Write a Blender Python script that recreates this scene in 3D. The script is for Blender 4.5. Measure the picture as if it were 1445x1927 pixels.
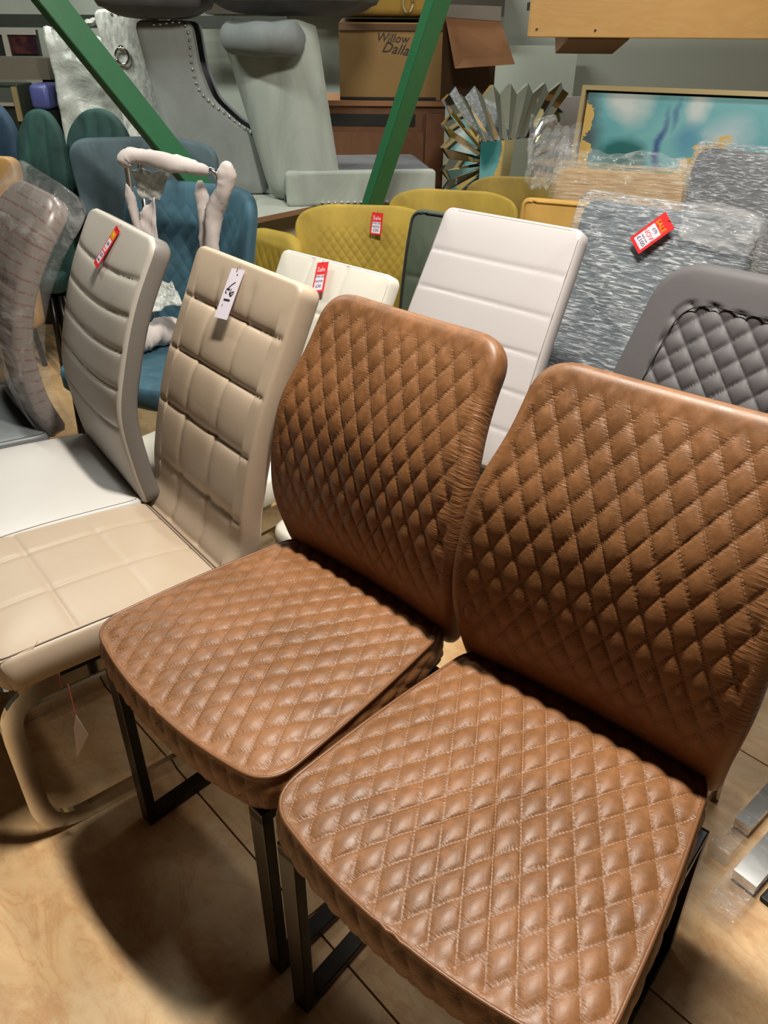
import bpy, math, random
import numpy as np
from mathutils import Matrix, Vector
R = math.radians
S = bpy.context.scene
for o in list(bpy.data.objects): bpy.data.objects.remove(o)

# ------------------------------------------------------------------ camera
PIT, ROL, FPX, CH = 0.5599, 0.0084, 1428.3, 1.3644
fw = np.array([0, math.cos(PIT), -math.sin(PIT)]); r0 = np.array([1., 0, 0]); u0 = np.cross(r0, fw)
cr = r0*math.cos(ROL)+u0*math.sin(ROL); cu = -r0*math.sin(ROL)+u0*math.cos(ROL)
cd = bpy.data.cameras.new('camera'); cam = bpy.data.objects.new('camera', cd); S.collection.objects.link(cam)
cd.sensor_fit = 'VERTICAL'; cd.sensor_height = 24; cd.lens = FPX/1927*24; cd.clip_start = .02
cam.matrix_world = Matrix(((cr[0], cu[0], -fw[0], 0), (cr[1], cu[1], -fw[1], 0), (cr[2], cu[2], -fw[2], CH), (0, 0, 0, 1)))
S.camera = cam
# ------------------------------------------------------------------ world, view, big lights
w = bpy.data.worlds.new('world'); S.world = w; w.use_nodes = True
w.node_tree.nodes['Background'].inputs[0].default_value = (.95, .93, .85, 1)
w.node_tree.nodes['Background'].inputs[1].default_value = .012
S.view_settings.view_transform = 'Standard'; S.view_settings.look = 'None'; S.view_settings.gamma = 1
S.view_settings.use_curve_mapping = False; S.view_settings.exposure = 0.08
def area(name, loc, rot, sx, sy, power, col):
    l = bpy.data.lights.new(name, 'AREA'); l.shape = 'RECTANGLE'; l.size = sx; l.size_y = sy; l.energy = power; l.color = col
    o = bpy.data.objects.new(name, l); S.collection.objects.link(o); o.location = loc; o.rotation_euler = rot; return o
CEIL = 2.75
LAMPS = [  # x, y, z, yaw, length, width, power, colour
    (.25, 1.12, 2.60, -.78, .6, .10, 84, (1, .94, .84)),
    (-1.55, 2.75, 2.60, -.78, 1.2, .10, 32, (.95, 1, .93)),
    (-.45, 4.15, 2.60, 0, 1.2, .10, 36, (.96, 1, .92)),
    (1.5, 2.5, 2.60, -.78, 1.2, .10, 26, (1, .98, .92)),
]
for i, (x, y, z, a, lx, ly, p, c) in enumerate(LAMPS):
    area('tube_light', (x, y, z), (0, 0, a), lx, ly, p, c)

# ------------------------------------------------------------------ pixel helpers (world points from measured positions)
def ray(px, py): return fw+cr*(px-722.5)/FPX-cu*(py-963.5)/FPX
def atz(px, py, z):
    d = ray(px, py); t = (z-CH)/d[2]; return Vector((t*d[0], t*d[1], z))
def at(px, py, y):
    d = ray(px, py); t = y/d[1]; return Vector((t*d[0], y, CH+t*d[2]))

# ------------------------------------------------------------------ materials
ALB = .72
def srgb(r, g, b):
    f = lambda c: (c/255/12.92) if c/255 <= .04045 else ((c/255+.055)/1.055)**2.4
    return (f(r)*ALB, f(g)*ALB, f(b)*ALB, 1)
class N:
    def __init__(s, name):
        s.m = bpy.data.materials.new(name); s.m.use_nodes = True; s.t = s.m.node_tree
        s.b = s.t.nodes['Principled BSDF']; s.out = s.t.nodes['Material Output']
    def n(s, typ, **k):
        nd = s.t.nodes.new('ShaderNode'+typ)
        for a, v in k.items():
            if a[0] == '_': setattr(nd, a[1:], v)
            else:
                key = int(a[1:]) if a[0] == 'i' and a[1:].isdigit() else a
                if hasattr(v, 'links') or isinstance(v, bpy.types.NodeSocket): s.t.links.new(v, nd.inputs[key])
                else: nd.inputs[key].default_value = v
        return nd
    def l(s, a, b): s.t.links.new(a, b)
    def math(s, op, a, b=None, c=None):
        nd = s.t.nodes.new('ShaderNodeMath'); nd.operation = op
        for i, v in enumerate((a, b, c)):
            if v is None: continue
            if isinstance(v, bpy.types.NodeSocket): s.l(v, nd.inputs[i])
            else: nd.inputs[i].default_value = v
        return nd.outputs[0]
    def mix(s, f, a, b, blend='MIX'):
        nd = s.t.nodes.new('ShaderNodeMix'); nd.data_type = 'RGBA'; nd.blend_type = blend
        for i, v in ((0, f), (6, a), (7, b)):
            if isinstance(v, bpy.types.NodeSocket): s.l(v, nd.inputs[i])
            else: nd.inputs[i].default_value = v
        return nd.outputs[2]
    def ramp(s, f, stops):
        nd = s.t.nodes.new('ShaderNodeValToRGB'); s.l(f, nd.inputs[0]); e = nd.color_ramp.elements
        while len(e) < len(stops): e.new(.5)
        for i, (p, c) in enumerate(stops): e[i].position = p; e[i].color = c if len(c) == 4 else (*c, 1)
        return nd.outputs[0]
    def noise(s, scale, detail=3, co=None, rough=.5, dist=0):
        nd = s.n('TexNoise', Scale=scale, Detail=detail, Roughness=rough, Distortion=dist)
        s.l(co if co is not None else s.obj(), nd.inputs['Vector']); return nd.outputs[0]
    def obj(s):
        if not hasattr(s, 'tc'): s.tc = s.t.nodes.new('ShaderNodeTexCoord')
        return s.tc.outputs['Object']
    def uv(s):
        s.obj(); return s.tc.outputs['UV']
    def mapping(s, co, scale=(1, 1, 1), rot=(0, 0, 0), loc=(0, 0, 0)):
        nd = s.n('Mapping'); s.l(co, nd.inputs[0]); nd.inputs['Scale'].default_value = scale
        nd.inputs['Rotation'].default_value = rot; nd.inputs['Location'].default_value = loc; return nd.outputs[0]
    def bump(s, h, strength=.3, dist=.002, chain=None):
        nd = s.n('Bump', Strength=strength, Distance=dist); s.l(h, nd.inputs['Height'])
        if chain is not None: s.l(chain, nd.inputs['Normal'])
        s.l(nd.outputs[0], s.b.inputs['Normal']); return nd.outputs[0]
    def set(s, **k):
        for a, v in k.items():
            a = a.replace('_', ' ')
            if isinstance(v, bpy.types.NodeSocket): s.l(v, s.b.inputs[a])
            else: s.b.inputs[a].default_value = v
        return s
def plain(name, col, rough=.5, metal=0, var=.12, sc=6, bump=0, bsc=200, coat=0):
    m = N(name); c = srgb(*col); d = tuple(v*(1-var) for v in c[:3])+(1,)
    m.set(Base_Color=m.mix(m.noise(sc), d, tuple(min(1, v*(1+var)) for v in c[:3])+(1,)), Roughness=rough, Metallic=metal, Coat_Weight=coat)
    if bump: m.bump(m.noise(bsc, 4), bump, .001)
    return m.m
def velvet(name, col, var=.45, sheen=.6, sc=9):
    m = N(name); c = srgb(*col)
    f = m.ramp(m.noise(sc, 5, m.mapping(m.obj(), (1, 1, .5)), .55, .6), [(.3, (0, 0, 0)), (.7, (1, 1, 1))])
    lo = tuple(v*(1-var) for v in c[:3])+(1,); hi = tuple(min(1, v*(1+var)+.01) for v in c[:3])+(1,)
    m.set(Base_Color=m.mix(f, lo, hi), Roughness=.75, Sheen_Weight=sheen, Sheen_Roughness=.4, Sheen_Tint=hi)
    m.bump(m.noise(350, 2), .15, .0006); return m.m
def leather_quilt(name, col, dark, W, H, x0=0.):
    m = N(name); uv = m.uv(); sp = m.n('SeparateXYZ', Vector=uv)
    x, y = sp.outputs[0], sp.outputs[1]
    a = m.math('ADD', m.math('DIVIDE', x, W), m.math('DIVIDE', y, H)); b = m.math('SUBTRACT', m.math('DIVIDE', x, W), m.math('DIVIDE', y, H))
    dist = lambda v: m.math('ABSOLUTE', m.math('SUBTRACT', m.math('FRACT', m.math('ADD', v, 1000.5)), .5))
    da, db = dist(a), dist(b); d = m.math('MINIMUM', da, db)            # 0 on a seam
    at_ = m.n('Attribute', _attribute_name='top'); top = at_.outputs['Fac']
    top = m.math('GREATER_THAN', top, .97); line = m.math('MULTIPLY', m.math('LESS_THAN', d, .028), top)
    dash = m.math('GREATER_THAN', m.math('FRACT', m.math('MULTIPLY', y, 210.)), .42)
    n1 = m.noise(5, 4); n2 = m.noise(60, 5, rough=.6)
    base = m.mix(m.ramp(n1, [(.3, (0, 0, 0)), (.7, (1, 1, 1))]), srgb(*dark), srgb(*col))
    base = m.mix(m.math('MULTIPLY', m.ramp(n2, [(.45, (0, 0, 0)), (.75, (1, 1, 1))]), .35), base, srgb(min(255, col[0]+38), col[1]+26, col[2]+16))
    seam = m.mix(m.math('MULTIPLY', m.math('LESS_THAN', d, .07), m.math('MULTIPLY', top, .25)), base, srgb(dark[0]*.72, dark[1]*.70, dark[2]*.70))
    thr = m.mix(m.math('MULTIPLY', m.math('MULTIPLY', line, dash), .5), seam, srgb(196, 142, 96))
    m.set(Base_Color=thr, Roughness=m.math('ADD', m.math('MULTIPLY', n2, .25), .34), Specular_IOR_Level=.45)
    # gathers: fine horizontal creases next to the seams, leather grain
    gath = m.noise(1, 2, m.mapping(uv, (70, 420, 1)))
    near = m.ramp(d, [(.0, (1, 1, 1)), (.28, (0, 0, 0))])
    em = m.n('Attribute', _attribute_name='ruche').outputs['Fac']
    ruch = m.noise(1, 3, m.mapping(uv, (24, 210, 1)), .5, .4)
    b1 = m.bump(m.math('MULTIPLY', gath, m.math('MULTIPLY', near, top)), .75, .0016)
    b2 = m.bump(m.math('MULTIPLY', ruch, em), .8, .0035, b1)
    m.bump(m.noise(500, 3), .22, .0005, b2)
    return m.m
def fauxleather(name, col, rough=.42, var=.04):
    m = N(name); c = srgb(*col)
    m.set(Base_Color=m.mix(m.noise(4, 3), tuple(v*(1-var) for v in c[:3])+(1,), c), Roughness=rough)
    b = m.bump(m.noise(14, 3), .12, .006); m.bump(m.noise(900, 2), .15, .0003, b); return m.m
def film(name, tint, alo, ahi, sc=(12, 90, 12), rough=.22, bs=.9, bd=.004, thr=(.45, .62), coord='uv'):
    m = N(name); co = m.mapping(m.uv() if coord == 'uv' else m.obj(), sc)
    n = m.noise(1, 4, co, .6, .8); big = m.noise(5, 3)
    al = m.math('ADD', m.math('MULTIPLY', m.ramp(n, [(thr[0], (0, 0, 0)), (thr[1], (1, 1, 1))]), ahi-alo), alo)  # opaque whitish streaks stand in for the film's sparkle and highlights
    al = m.math('MULTIPLY', al, m.math('ADD', m.math('MULTIPLY', big, .8), .6))
    m.set(Base_Color=srgb(*tint), Roughness=rough, Alpha=m.math('MINIMUM', al, 1.), Specular_IOR_Level=.9)
    b1 = m.bump(m.noise(7, 3, None, .6, 1.2), .7, .02); m.bump(n, bs, bd, b1)
    return m.m
chrome = N('chrome').set(Base_Color=(.80, .79, .76, 1), Metallic=1., Roughness=.13).m
M = dict(
    leather=leather_quilt('brown quilted leather', (158, 107, 66), (122, 81, 46), .0385, .066),
    piping=plain('brown leather piping', (132, 86, 50), .4, var=.1, bump=.3),
    blackmetal=plain('black powder coated steel', (24, 19, 17), .32, .3, .1),
    chrome=chrome,
    taupe=fauxleather('taupe faux leather', (205, 184, 160)),
    greige=fauxleather('light greige faux leather', (205, 198, 187)),
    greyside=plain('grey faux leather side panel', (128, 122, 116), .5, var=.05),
    white=fauxleather('white faux leather', (222, 217, 212)),
    ivory=fauxleather('ivory faux leather', (236, 231, 218)),
    lilac=fauxleather('pale lilac white faux leather', (206, 199, 199)),
    charcoal=fauxleather('charcoal faux leather', (92, 88, 90), .62, .1),
    slate=fauxleather('slate grey faux leather', (120, 124, 126), .45),
    thread=plain('grey seam thread', (120, 105, 92), .7),
    teal=velvet('teal velvet', (52, 94, 112)),
    bluegrey=velvet('blue grey velvet', (80, 100, 108), .35),
    dgreen=velvet('bottle green velvet', (20, 66, 60), .55, .5),
    navy=velvet('navy velvet', (20, 58, 84), .4),
    mustard=velvet('mustard velvet', (178, 150, 48), .22, .4),
    ochre=velvet('ochre velvet', (150, 124, 40), .25, .4),
    gold=velvet('golden yellow velvet', (206, 160, 74), .12, .3),
    moss=velvet('moss green velvet', (72, 84, 66), .2, .4),
    grey=velvet('mid grey velvet', (128, 134, 134), .16, .5),
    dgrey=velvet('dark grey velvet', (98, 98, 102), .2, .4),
    slatevelvet=velvet('slate blue velvet', (92, 104, 112), .15, .4),
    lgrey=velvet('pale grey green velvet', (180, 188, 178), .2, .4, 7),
    silver=velvet('crushed silver velvet', (244, 245, 236), .40, .4, 60),
    tan=plain('tan foam and card', (196, 160, 112), .6, bump=.3),
    oak=plain('tan wood', (205, 160, 100), .5),
    stud=N('nickel stud').set(Base_Color=(.9, .88, .84, 1), Metallic=1., Roughness=.2).m,
    foam=plain('white foam wrap', (226, 214, 210), .7, var=.05, bump=.4, bsc=60),
    bubble=film('bubble wrap film', (226, 230, 236), .14, .9, (26, 210, 1), .16, 1., .003, (.50, .64)),
    bubble_tan=film('bubble wrap film over tan', (222, 205, 175), .14, .7, (10, 240, 1), .2, 1., .003),
    milky=film('white polythene cover', (236, 238, 228), .88, 1., (3, 3, 2), .4, .5, .02, (.3, .7), 'obj'),
    clear=film('clear polythene film', (232, 232, 232), .08, .45, (5, 12, 9), .12, .9, .012, (.52, .75), 'obj'),
    haze=film('milky polythene film', (222, 224, 216), .5, .95, (7, 7, 7), .35, 1., .03, (.4, .7), 'obj'),
    green=plain('green painted steel', (48, 116, 74), .38, var=.1, sc=20),
    shelf=plain('off white laminate shelf', (206, 210, 198), .4, var=.03),
    mdf=plain('raw chipboard edge', (150, 112, 80), .8),
    cream=plain('cream board', (196, 184, 160), .6, var=.04),
    wall=plain('painted blockwork wall', (190, 196, 184), .85, var=.05, sc=2, bump=.2, bsc=40),
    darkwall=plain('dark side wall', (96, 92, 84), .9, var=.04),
    ceil=plain('dark unpainted ceiling', (84, 80, 74), .9, var=.04),
    red=plain('red tag card', (232, 42, 46), .45, var=.03),
    tagwhite=plain('white label paper', (238, 228, 240), .6, var=.02),
    yellow=plain('yellow print', (246, 186, 24), .5, var=.02),
    orange=plain('orange print', (248, 160, 20), .5, var=.02),
    ink=plain('blue black ink', (52, 48, 92), .6, var=.02),
    inkdark=plain('dark marker ink', (44, 38, 52), .6, var=.02),
    redink=plain('red print', (226, 90, 96), .5, var=.02),
    whiteprint=plain('white print', (250, 232, 234), .5, var=.02),
    card=plain('brown corrugated card', (176, 138, 84), .8, var=.1, sc=3),
    cardflap=plain('brown card flap', (176, 124, 84), .8, var=.06),
    cardshade=plain('shaded brown card', (104, 74, 46), .85, var=.1),  # darker copy of the box card, shade of its turned sides put into the colour
    tape=plain('pale packing tape', (176, 168, 158), .4),
    dark=plain('near black', (22, 22, 22), .6),
    framegold=plain('champagne gold frame', (202, 180, 130), .35, .4, .05),
    lilaccard=plain('pale lilac card', (210, 202, 200), .7),
    mirror=N('mirror glass').set(Base_Color=(.88, .93, .91, 1), Metallic=1., Roughness=.03).m,
    bluebag=plain('blue violet plastic', (92, 98, 160), .4),
    glass=plain('grey green glass', (96, 100, 92), .15),
)
def wood_mat(name, c1, c2, c3, scale=(1.2, 9, 1), ringscale=1.6):
    m = N(name); co = m.mapping(m.obj(), scale)
    n = m.noise(ringscale, 4, co, .55, 1.6)
    f = m.math('FRACT', m.math('MULTIPLY', n, 7.))
    base = m.mix(m.ramp(f, [(.0, (0, 0, 0)), (.5, (1, 1, 1)), (1., (0, 0, 0))]), srgb(*c1), srgb(*c2))
    base = m.mix(m.math('MULTIPLY', m.noise(3, 4), .6), base, srgb(*c3)); m.set(Base_Color=base, Roughness=.55)
    m.bump(m.noise(80, 4), .1, .0006); return m.m
M['pine'] = wood_mat('pine board', (214, 166, 98), (206, 154, 84), (220, 176, 112), (1, 1, 5), 1.3)
M['cabinet'] = wood_mat('brown veneer', (132, 86, 52), (120, 74, 44), (140, 96, 62), (3, 3, 1))
def ply_mat():
    m = N('worn plywood'); o = m.obj(); inf = m.n('ObjectInfo').outputs['Random']
    off = m.n('VectorMath', _operation='ADD'); m.l(o, off.inputs[0]); cmb = m.n('CombineXYZ'); m.l(m.math('MULTIPLY', inf, 9.), cmb.inputs[0]); m.l(cmb.outputs[0], off.inputs[1])
    co = m.mapping(off.outputs[0], (1.6, 3.4, 1), (0, 0, .0))
    n = m.noise(3.0, 7, co, .62, .9); f = m.math('FRACT', m.math('MULTIPLY', n, 5.))
    base = m.mix(m.ramp(f, [(.0, (0, 0, 0)), (.42, (.55, .55, .55)), (.5, (1, 1, 1)), (.58, (.45, .45, .45)), (1., (0, 0, 0))]), srgb(246, 204, 150), srgb(226, 172, 112))
    base = m.mix(m.ramp(m.noise(1.7, 5, co, .65), [(.4, (0, 0, 0)), (.75, (.8, .8, .8))]), base, srgb(200, 172, 132))
    sc = m.noise(1, 5, m.mapping(off.outputs[0], (7, 34, 1), (0, 0, .4)), .7, .5)
    base = m.mix(m.ramp(sc, [(.55, (0, 0, 0)), (.8, (.35, .35, .35))]), base, srgb(138, 110, 80))
    base = m.mix(m.ramp(m.noise(7, 6, off.outputs[0], .7), [(.5, (0, 0, 0)), (.62, (.55, .55, .55))]), base, srgb(206, 150, 96))
    base = m.mix(m.ramp(m.noise(5, 6, m.mapping(off.outputs[0], (1, 1, 1), (0, 0, 0), (3, 7, 1)), .7), [(.5, (0, 0, 0)), (.66, (.6, .6, .6))]), base, srgb(250, 222, 178))
    kn = m.n('TexVoronoi', Scale=3.1); m.l(off.outputs[0], kn.inputs['Vector'])
    base = m.mix(m.ramp(kn.outputs['Distance'], [(.03, (.8, .8, .8)), (.07, (0, 0, 0))]), base, srgb(120, 88, 60))
    m.set(Base_Color=base, Roughness=.5); m.bump(sc, .3, .001); return m.m
M['ply'] = ply_mat()
def tuft_wrap():
    m = N('printed brown foam wrapper'); uv = m.uv()
    sp = m.n('SeparateXYZ', Vector=uv); y = sp.outputs[1]
    st = m.math('FRACT', m.math('MULTIPLY', m.math('ADD', y, m.math('MULTIPLY', m.noise(9, 2), .01)), 34.))
    dash = m.noise(1, 2, m.mapping(uv, (60, 84, 1)))
    f = m.math('MULTIPLY', m.ramp(st, [(.6, (0, 0, 0)), (.72, (1, 1, 1)), (.9, (0, 0, 0))]), m.ramp(dash, [(.4, (0, 0, 0)), (.5, (1, 1, 1))]))
    m.set(Base_Color=m.mix(m.math('MULTIPLY', f, .85), srgb(128, 116, 108), srgb(112, 48, 46)), Roughness=.35); m.bump(m.noise(20), .3, .004); return m.m
M['wrapper'] = tuft_wrap()
def painting():
    m = N('abstract teal painting'); o = m.uv(); wn = m.n('TexNoise', Scale=3., Detail=5.); m.l(o, wn.inputs['Vector'])
    wv = m.n('VectorMath', _operation='SCALE'); m.l(wn.outputs['Color'], wv.inputs[0]); wv.inputs['Scale'].default_value = .24
    ad = m.n('VectorMath', _operation='ADD'); m.l(o, ad.inputs[0]); m.l(wv.outputs[0], ad.inputs[1]); co = ad.outputs[0]
    base = m.mix(m.ramp(m.noise(2.5, 4, co), [(.35, (0, 0, 0)), (.65, (1, 1, 1))]), srgb(92, 168, 176), srgb(128, 188, 192))
    def blob(cx, cy, rx, ry, rot, c, st, base, hard=.5):
        v = m.mapping(co, (1/rx, 1/ry, 1), (0, 0, rot), (0, 0, 0)); sub = m.n('VectorMath', _operation='SUBTRACT')
        cc = math.cos(rot); ss = math.sin(rot); X, Y = (cx+.12)/rx, (cy+.12)/ry
        m.l(v, sub.inputs[0]); sub.inputs[1].default_value = (X*cc-Y*ss, X*ss+Y*cc, 0)
        ln = m.n('VectorMath', _operation='LENGTH'); ml = m.n('VectorMath', _operation='MULTIPLY'); m.l(sub.outputs[0], ml.inputs[0]); ml.inputs[1].default_value = (1, 1, 0)
        m.l(ml.outputs[0], ln.inputs[0])
        f = m.ramp(ln.outputs['Value'], [(hard, (st, st, st)), (1., (0, 0, 0))]); return m.mix(f, base, c)
    base = blob(.03, .80, .07, .40, 0, srgb(74, 90, 96), .95, base, .2)
    base = blob(.17, .95, .08, .14, .5, srgb(208, 216, 214), 1, base, .25)
    base = blob(.40, .95, .05, .13, .5, srgb(206, 216, 214), 1, base, .3)
    base = blob(.51, .82, .085, .13, 0, srgb(196, 210, 218), .95, base, .1)
    base = blob(.165, .67, .11, .14, 0, srgb(18, 104, 102), 1, base, .6)
    base = blob(.29, .72, .022, .26, 0, srgb(54, 84, 142), .95, base, .2)
    base = blob(.325, .90, .02, .12, 0, srgb(74, 120, 160), .8, base, .2)
    base = blob(.40, .79, .07, .10, 0, srgb(80, 146, 180), .8, base, .2)
    g = m.noise(3.4, 7, m.mapping(o, (1, 1.6, 1)), .62, .4); sp = m.n('SeparateXYZ', Vector=o)
    lf = m.math('MAXIMUM', m.math('SUBTRACT', m.math('SUBTRACT', .36, m.math('MULTIPLY', m.math('SUBTRACT', sp.outputs[1], .6), .5)), m.math('MULTIPLY', sp.outputs[0], 4.6)), m.math('SUBTRACT', m.math('MINIMUM', m.math('MULTIPLY', m.math('SUBTRACT', sp.outputs[0], .33), .9), .14), m.math('MULTIPLY', m.math('ABSOLUTE', m.math('SUBTRACT', sp.outputs[1], .69)), 1.3)))
    gm = m.math('GREATER_THAN', m.math('ADD', g, lf), .565)
    base = m.mix(gm, base, srgb(224, 186, 104)); m.set(Base_Color=base, Roughness=.5); return m.m
M['painting'] = painting()

# ------------------------------------------------------------------ object helpers
C = S.collection
def meta(o, label=None, cat=None, group=None, kind=None):
    for k, v in (('label', label), ('category', cat), ('group', group), ('kind', kind)):
        if v: o[k] = v
    return o
def thing(name, label, cat, loc=(0, 0, 0), yaw=0, group=None):
    o = bpy.data.objects.new(name, None); C.objects.link(o); o.location = loc; o.rotation_euler = (0, 0, yaw); o.empty_display_size = .1
    return meta(o, label, cat, group)
def mesh(name, verts, faces, mats, parent=None, uv=None, smooth=True, mi=None, attrs=None, label=None):
    me = bpy.data.meshes.new(name); V = np.asarray(verts, float)
    me.from_pydata(V.tolist(), [], faces)
    if not isinstance(mats, (list, tuple)): mats = [mats]
    for mm in mats: me.materials.append(mm)
    if mi is not None: me.polygons.foreach_set('material_index', mi)
    if smooth: me.polygons.foreach_set('use_smooth', [True]*len(me.polygons))
    if uv is not None:
        ul = me.uv_layers.new(name='uv'); idx = np.empty(len(me.loops), int); me.loops.foreach_get('vertex_index', idx)
        ul.data.foreach_set('uv', np.asarray(uv)[idx].ravel())
    for k, a in (attrs or {}).items():
        at_ = me.attributes.new(k, 'FLOAT', 'POINT'); at_.data.foreach_set('value', np.asarray(a, float))
    me.update(); o = bpy.data.objects.new(name, me); C.objects.link(o); o.parent = parent
    if label: o['label'] = label
    return o
class MB:
    def __init__(s): s.v = []; s.f = []
    def box(s, x0, x1, y0, y1, z0, z1, bev=.0):
        b = len(s.v)
        if bev <= 0:
            s.v += [(x, y, z) for z in (z0, z1) for x, y in ((x0, y0), (x1, y0), (x1, y1), (x0, y1))]
            s.f += [tuple(b+i for i in q) for q in ((3, 2, 1, 0), (4, 5, 6, 7), (0, 1, 5, 4), (1, 2, 6, 5), (2, 3, 7, 6), (3, 0, 4, 7))]
        else:
            lv = [(z0, bev), (z0+bev*.3, bev*.3), (z0+bev, 0), (z1-bev, 0), (z1-bev*.3, bev*.3), (z1, bev)]
            for z, i in lv:
                for cx, cy, a0 in ((x1-bev, y1-bev, 0), (x0+bev, y1-bev, 90), (x0+bev, y0+bev, 180), (x1-bev, y0+bev, 270)):
                    for t in (0, 30, 60, 90):
                        r = bev-i*1.0 if i < bev else 0; a = R(a0+t); s.v.append((cx+r*math.cos(a), cy+r*math.sin(a), z))
            n = 16
            for k in range(len(lv)-1):
                for j in range(n): s.f.append((b+k*n+j, b+k*n+(j+1) % n, b+(k+1)*n+(j+1) % n, b+(k+1)*n+j))
            s.f.append(tuple(b+j for j in range(n-1, -1, -1))); s.f.append(tuple(b+(len(lv)-1)*n+j for j in range(n)))
        return s
    def prism(s, poly, axis, a, b_):
        """poly: 2-D points; extruded along axis from a to b_"""
        b = len(s.v); n = len(poly)
        for t in (a, b_):
            for p, q in poly: s.v.append({0: (t, p, q), 1: (p, t, q), 2: (p, q, t)}[axis])
        s.f += [tuple(b+j for j in range(n)), tuple(b+n+j for j in range(n-1, -1, -1))]
        s.f += [(b+(j+1) % n, b+j, b+n+j, b+n+(j+1) % n) for j in range(n)]
        return s
    def tube(s, path, w, h=None, closed=False, n=8, ref=(1, 0, 0)):
        """round (h None, radius w) or flat bar (w x h, w along ref) swept along a path"""
        P = np.asarray(path, float); m = len(P)
        T = (np.roll(P, -1, 0)-np.roll(P, 1, 0)) if closed else np.gradient(P, axis=0)
        T /= np.linalg.norm(T, axis=1)[:, None]+1e-12; b = len(s.v); rf = np.array(ref, float)
        fr = w if callable(w) else None
        if fr: w = 1.
        if h is None: sec = [(w*math.cos(2*math.pi*k/n), w*math.sin(2*math.pi*k/n)) for k in range(n)]
        else: sec = [(-w/2, -h/2), (w/2, -h/2), (w/2, h/2), (-w/2, h/2)]; n = 4
        for i in range(m):
            A = rf-T[i]*(rf@T[i])
            if np.linalg.norm(A) < 1e-3: A = np.array([0, 0, 1.])-T[i]*T[i][2]
            A /= np.linalg.norm(A); B = np.cross(T[i], A)
            k_ = fr(i/(m-1)) if fr else 1.
            for a, c in sec: s.v.append(tuple(P[i]+A*a*k_+B*c*k_))
        for i in range(m if closed else m-1):
            j2 = (i+1) % m
            for k in range(n): s.f.append((b+i*n+k, b+i*n+(k+1) % n, b+j2*n+(k+1) % n, b+j2*n+k))
        if not closed:
            s.f.append(tuple(b+k for k in range(n-1, -1, -1))); s.f.append(tuple(b+(m-1)*n+k for k in range(n)))
        return s
    def lathe(s, prof, c=(0, 0, 0), n=24, ax=2):
        b = len(s.v); cx, cy, cz = c
        for r, z in prof:
            for k in range(n):
                a = 2*math.pi*k/n; s.v.append((cx+r*math.cos(a), cy+r*math.sin(a), cz+z))
        for i in range(len(prof)-1):
            for k in range(n): s.f.append((b+i*n+k, b+i*n+(k+1) % n, b+(i+1)*n+(k+1) % n, b+(i+1)*n+k))
        return s
    def go(s, name, mat, parent=None, smooth=False, **k): return mesh(name, s.v, s.f, mat, parent, smooth=smooth, **k)
def arcpath(pts, rad, n=6):
    """polyline with rounded corners in 3-D"""
    P = [np.array(p, float) for p in pts]; out = [P[0]]
    for i in range(1, len(P)-1):
        a, b, c = P[i-1], P[i], P[i+1]; r = min(rad, np.linalg.norm(a-b)*.49, np.linalg.norm(c-b)*.49)
        p0 = b+(a-b)/np.linalg.norm(a-b)*r; p1 = b+(c-b)/np.linalg.norm(c-b)*r
        for t in np.linspace(0, 1, n): out.append((1-t)**2*p0+2*t*(1-t)*b+t*t*p1)
    out.append(P[-1]); return out
def spline(pts, n=80):
    P = np.array(pts, float); P = np.vstack([2*P[0]-P[1], P, 2*P[-1]-P[-2]]); out = []
    for i in range(1, len(P)-2):
        for t in np.linspace(0, 1, n, endpoint=False):
            a, b, c, d = P[i-1:i+3]; out.append(.5*((2*b)+(-a+c)*t+(2*a-5*b+4*c-d)*t*t+(-a+3*b-3*c+d)*t**3))
    out.append(P[-2]); return np.array(out)
def outline(pts, rads, N_=240):
    n = len(pts); out = []
    if not hasattr(rads, '__len__'): rads = [rads]*n
    for i in range(n):
        a, b, c = (np.array(pts[(i+k) % n], float) for k in (-1, 0, 1)); r = min(rads[i], np.linalg.norm(a-b)*.48, np.linalg.norm(c-b)*.48)
        p0 = b+(a-b)/np.linalg.norm(a-b)*r; p1 = b+(c-b)/np.linalg.norm(c-b)*r
        for t in np.linspace(0, 1, 12): out.append((1-t)**2*p0+2*t*(1-t)*b+t*t*p1)
    P = np.array(out+[out[0]]); d = np.r_[0, np.cumsum(np.linalg.norm(np.diff(P, axis=0), axis=1))]
    s = np.linspace(0, d[-1], N_, endpoint=False); return np.c_[np.interp(s, d, P[:, 0]), np.interp(s, d, P[:, 1])], s
def mapper(prof, curl=0., twist=None):
    """prof: (y,z) points from s=0 up. returns f(x,s,n)->xyz; n along the front / top normal"""
    P = spline(prof, 24); d = np.r_[0, np.cumsum(np.linalg.norm(np.diff(P, axis=0), axis=1))]
    T = np.gradient(P, d, axis=0); T /= np.linalg.norm(T, axis=1)[:, None]
    def f(x, s, n):
        sc = np.clip(s, 0, d[-1]); ex = s-sc
        y = np.interp(sc, d, P[:, 0]); z = np.interp(sc, d, P[:, 1]); ty = np.interp(sc, d, T[:, 0]); tz = np.interp(sc, d, T[:, 1])
        k = n+curl*x*x
        return np.c_[x, y+ty*ex-tz*k, z+tz*ex+ty*k]
    f.L = d[-1]; return f
SOFT = lambda T, r: [(0, 0)]+[(r*math.sin(a), -r*(1-math.cos(a))) for a in (.5, 1.0, 1.57)]+[(r, -T/2), (r, -T+r)]+[(r*math.cos(a), -T+r*(1-math.sin(a))) for a in (.6, 1.1, 1.57)]
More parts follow.
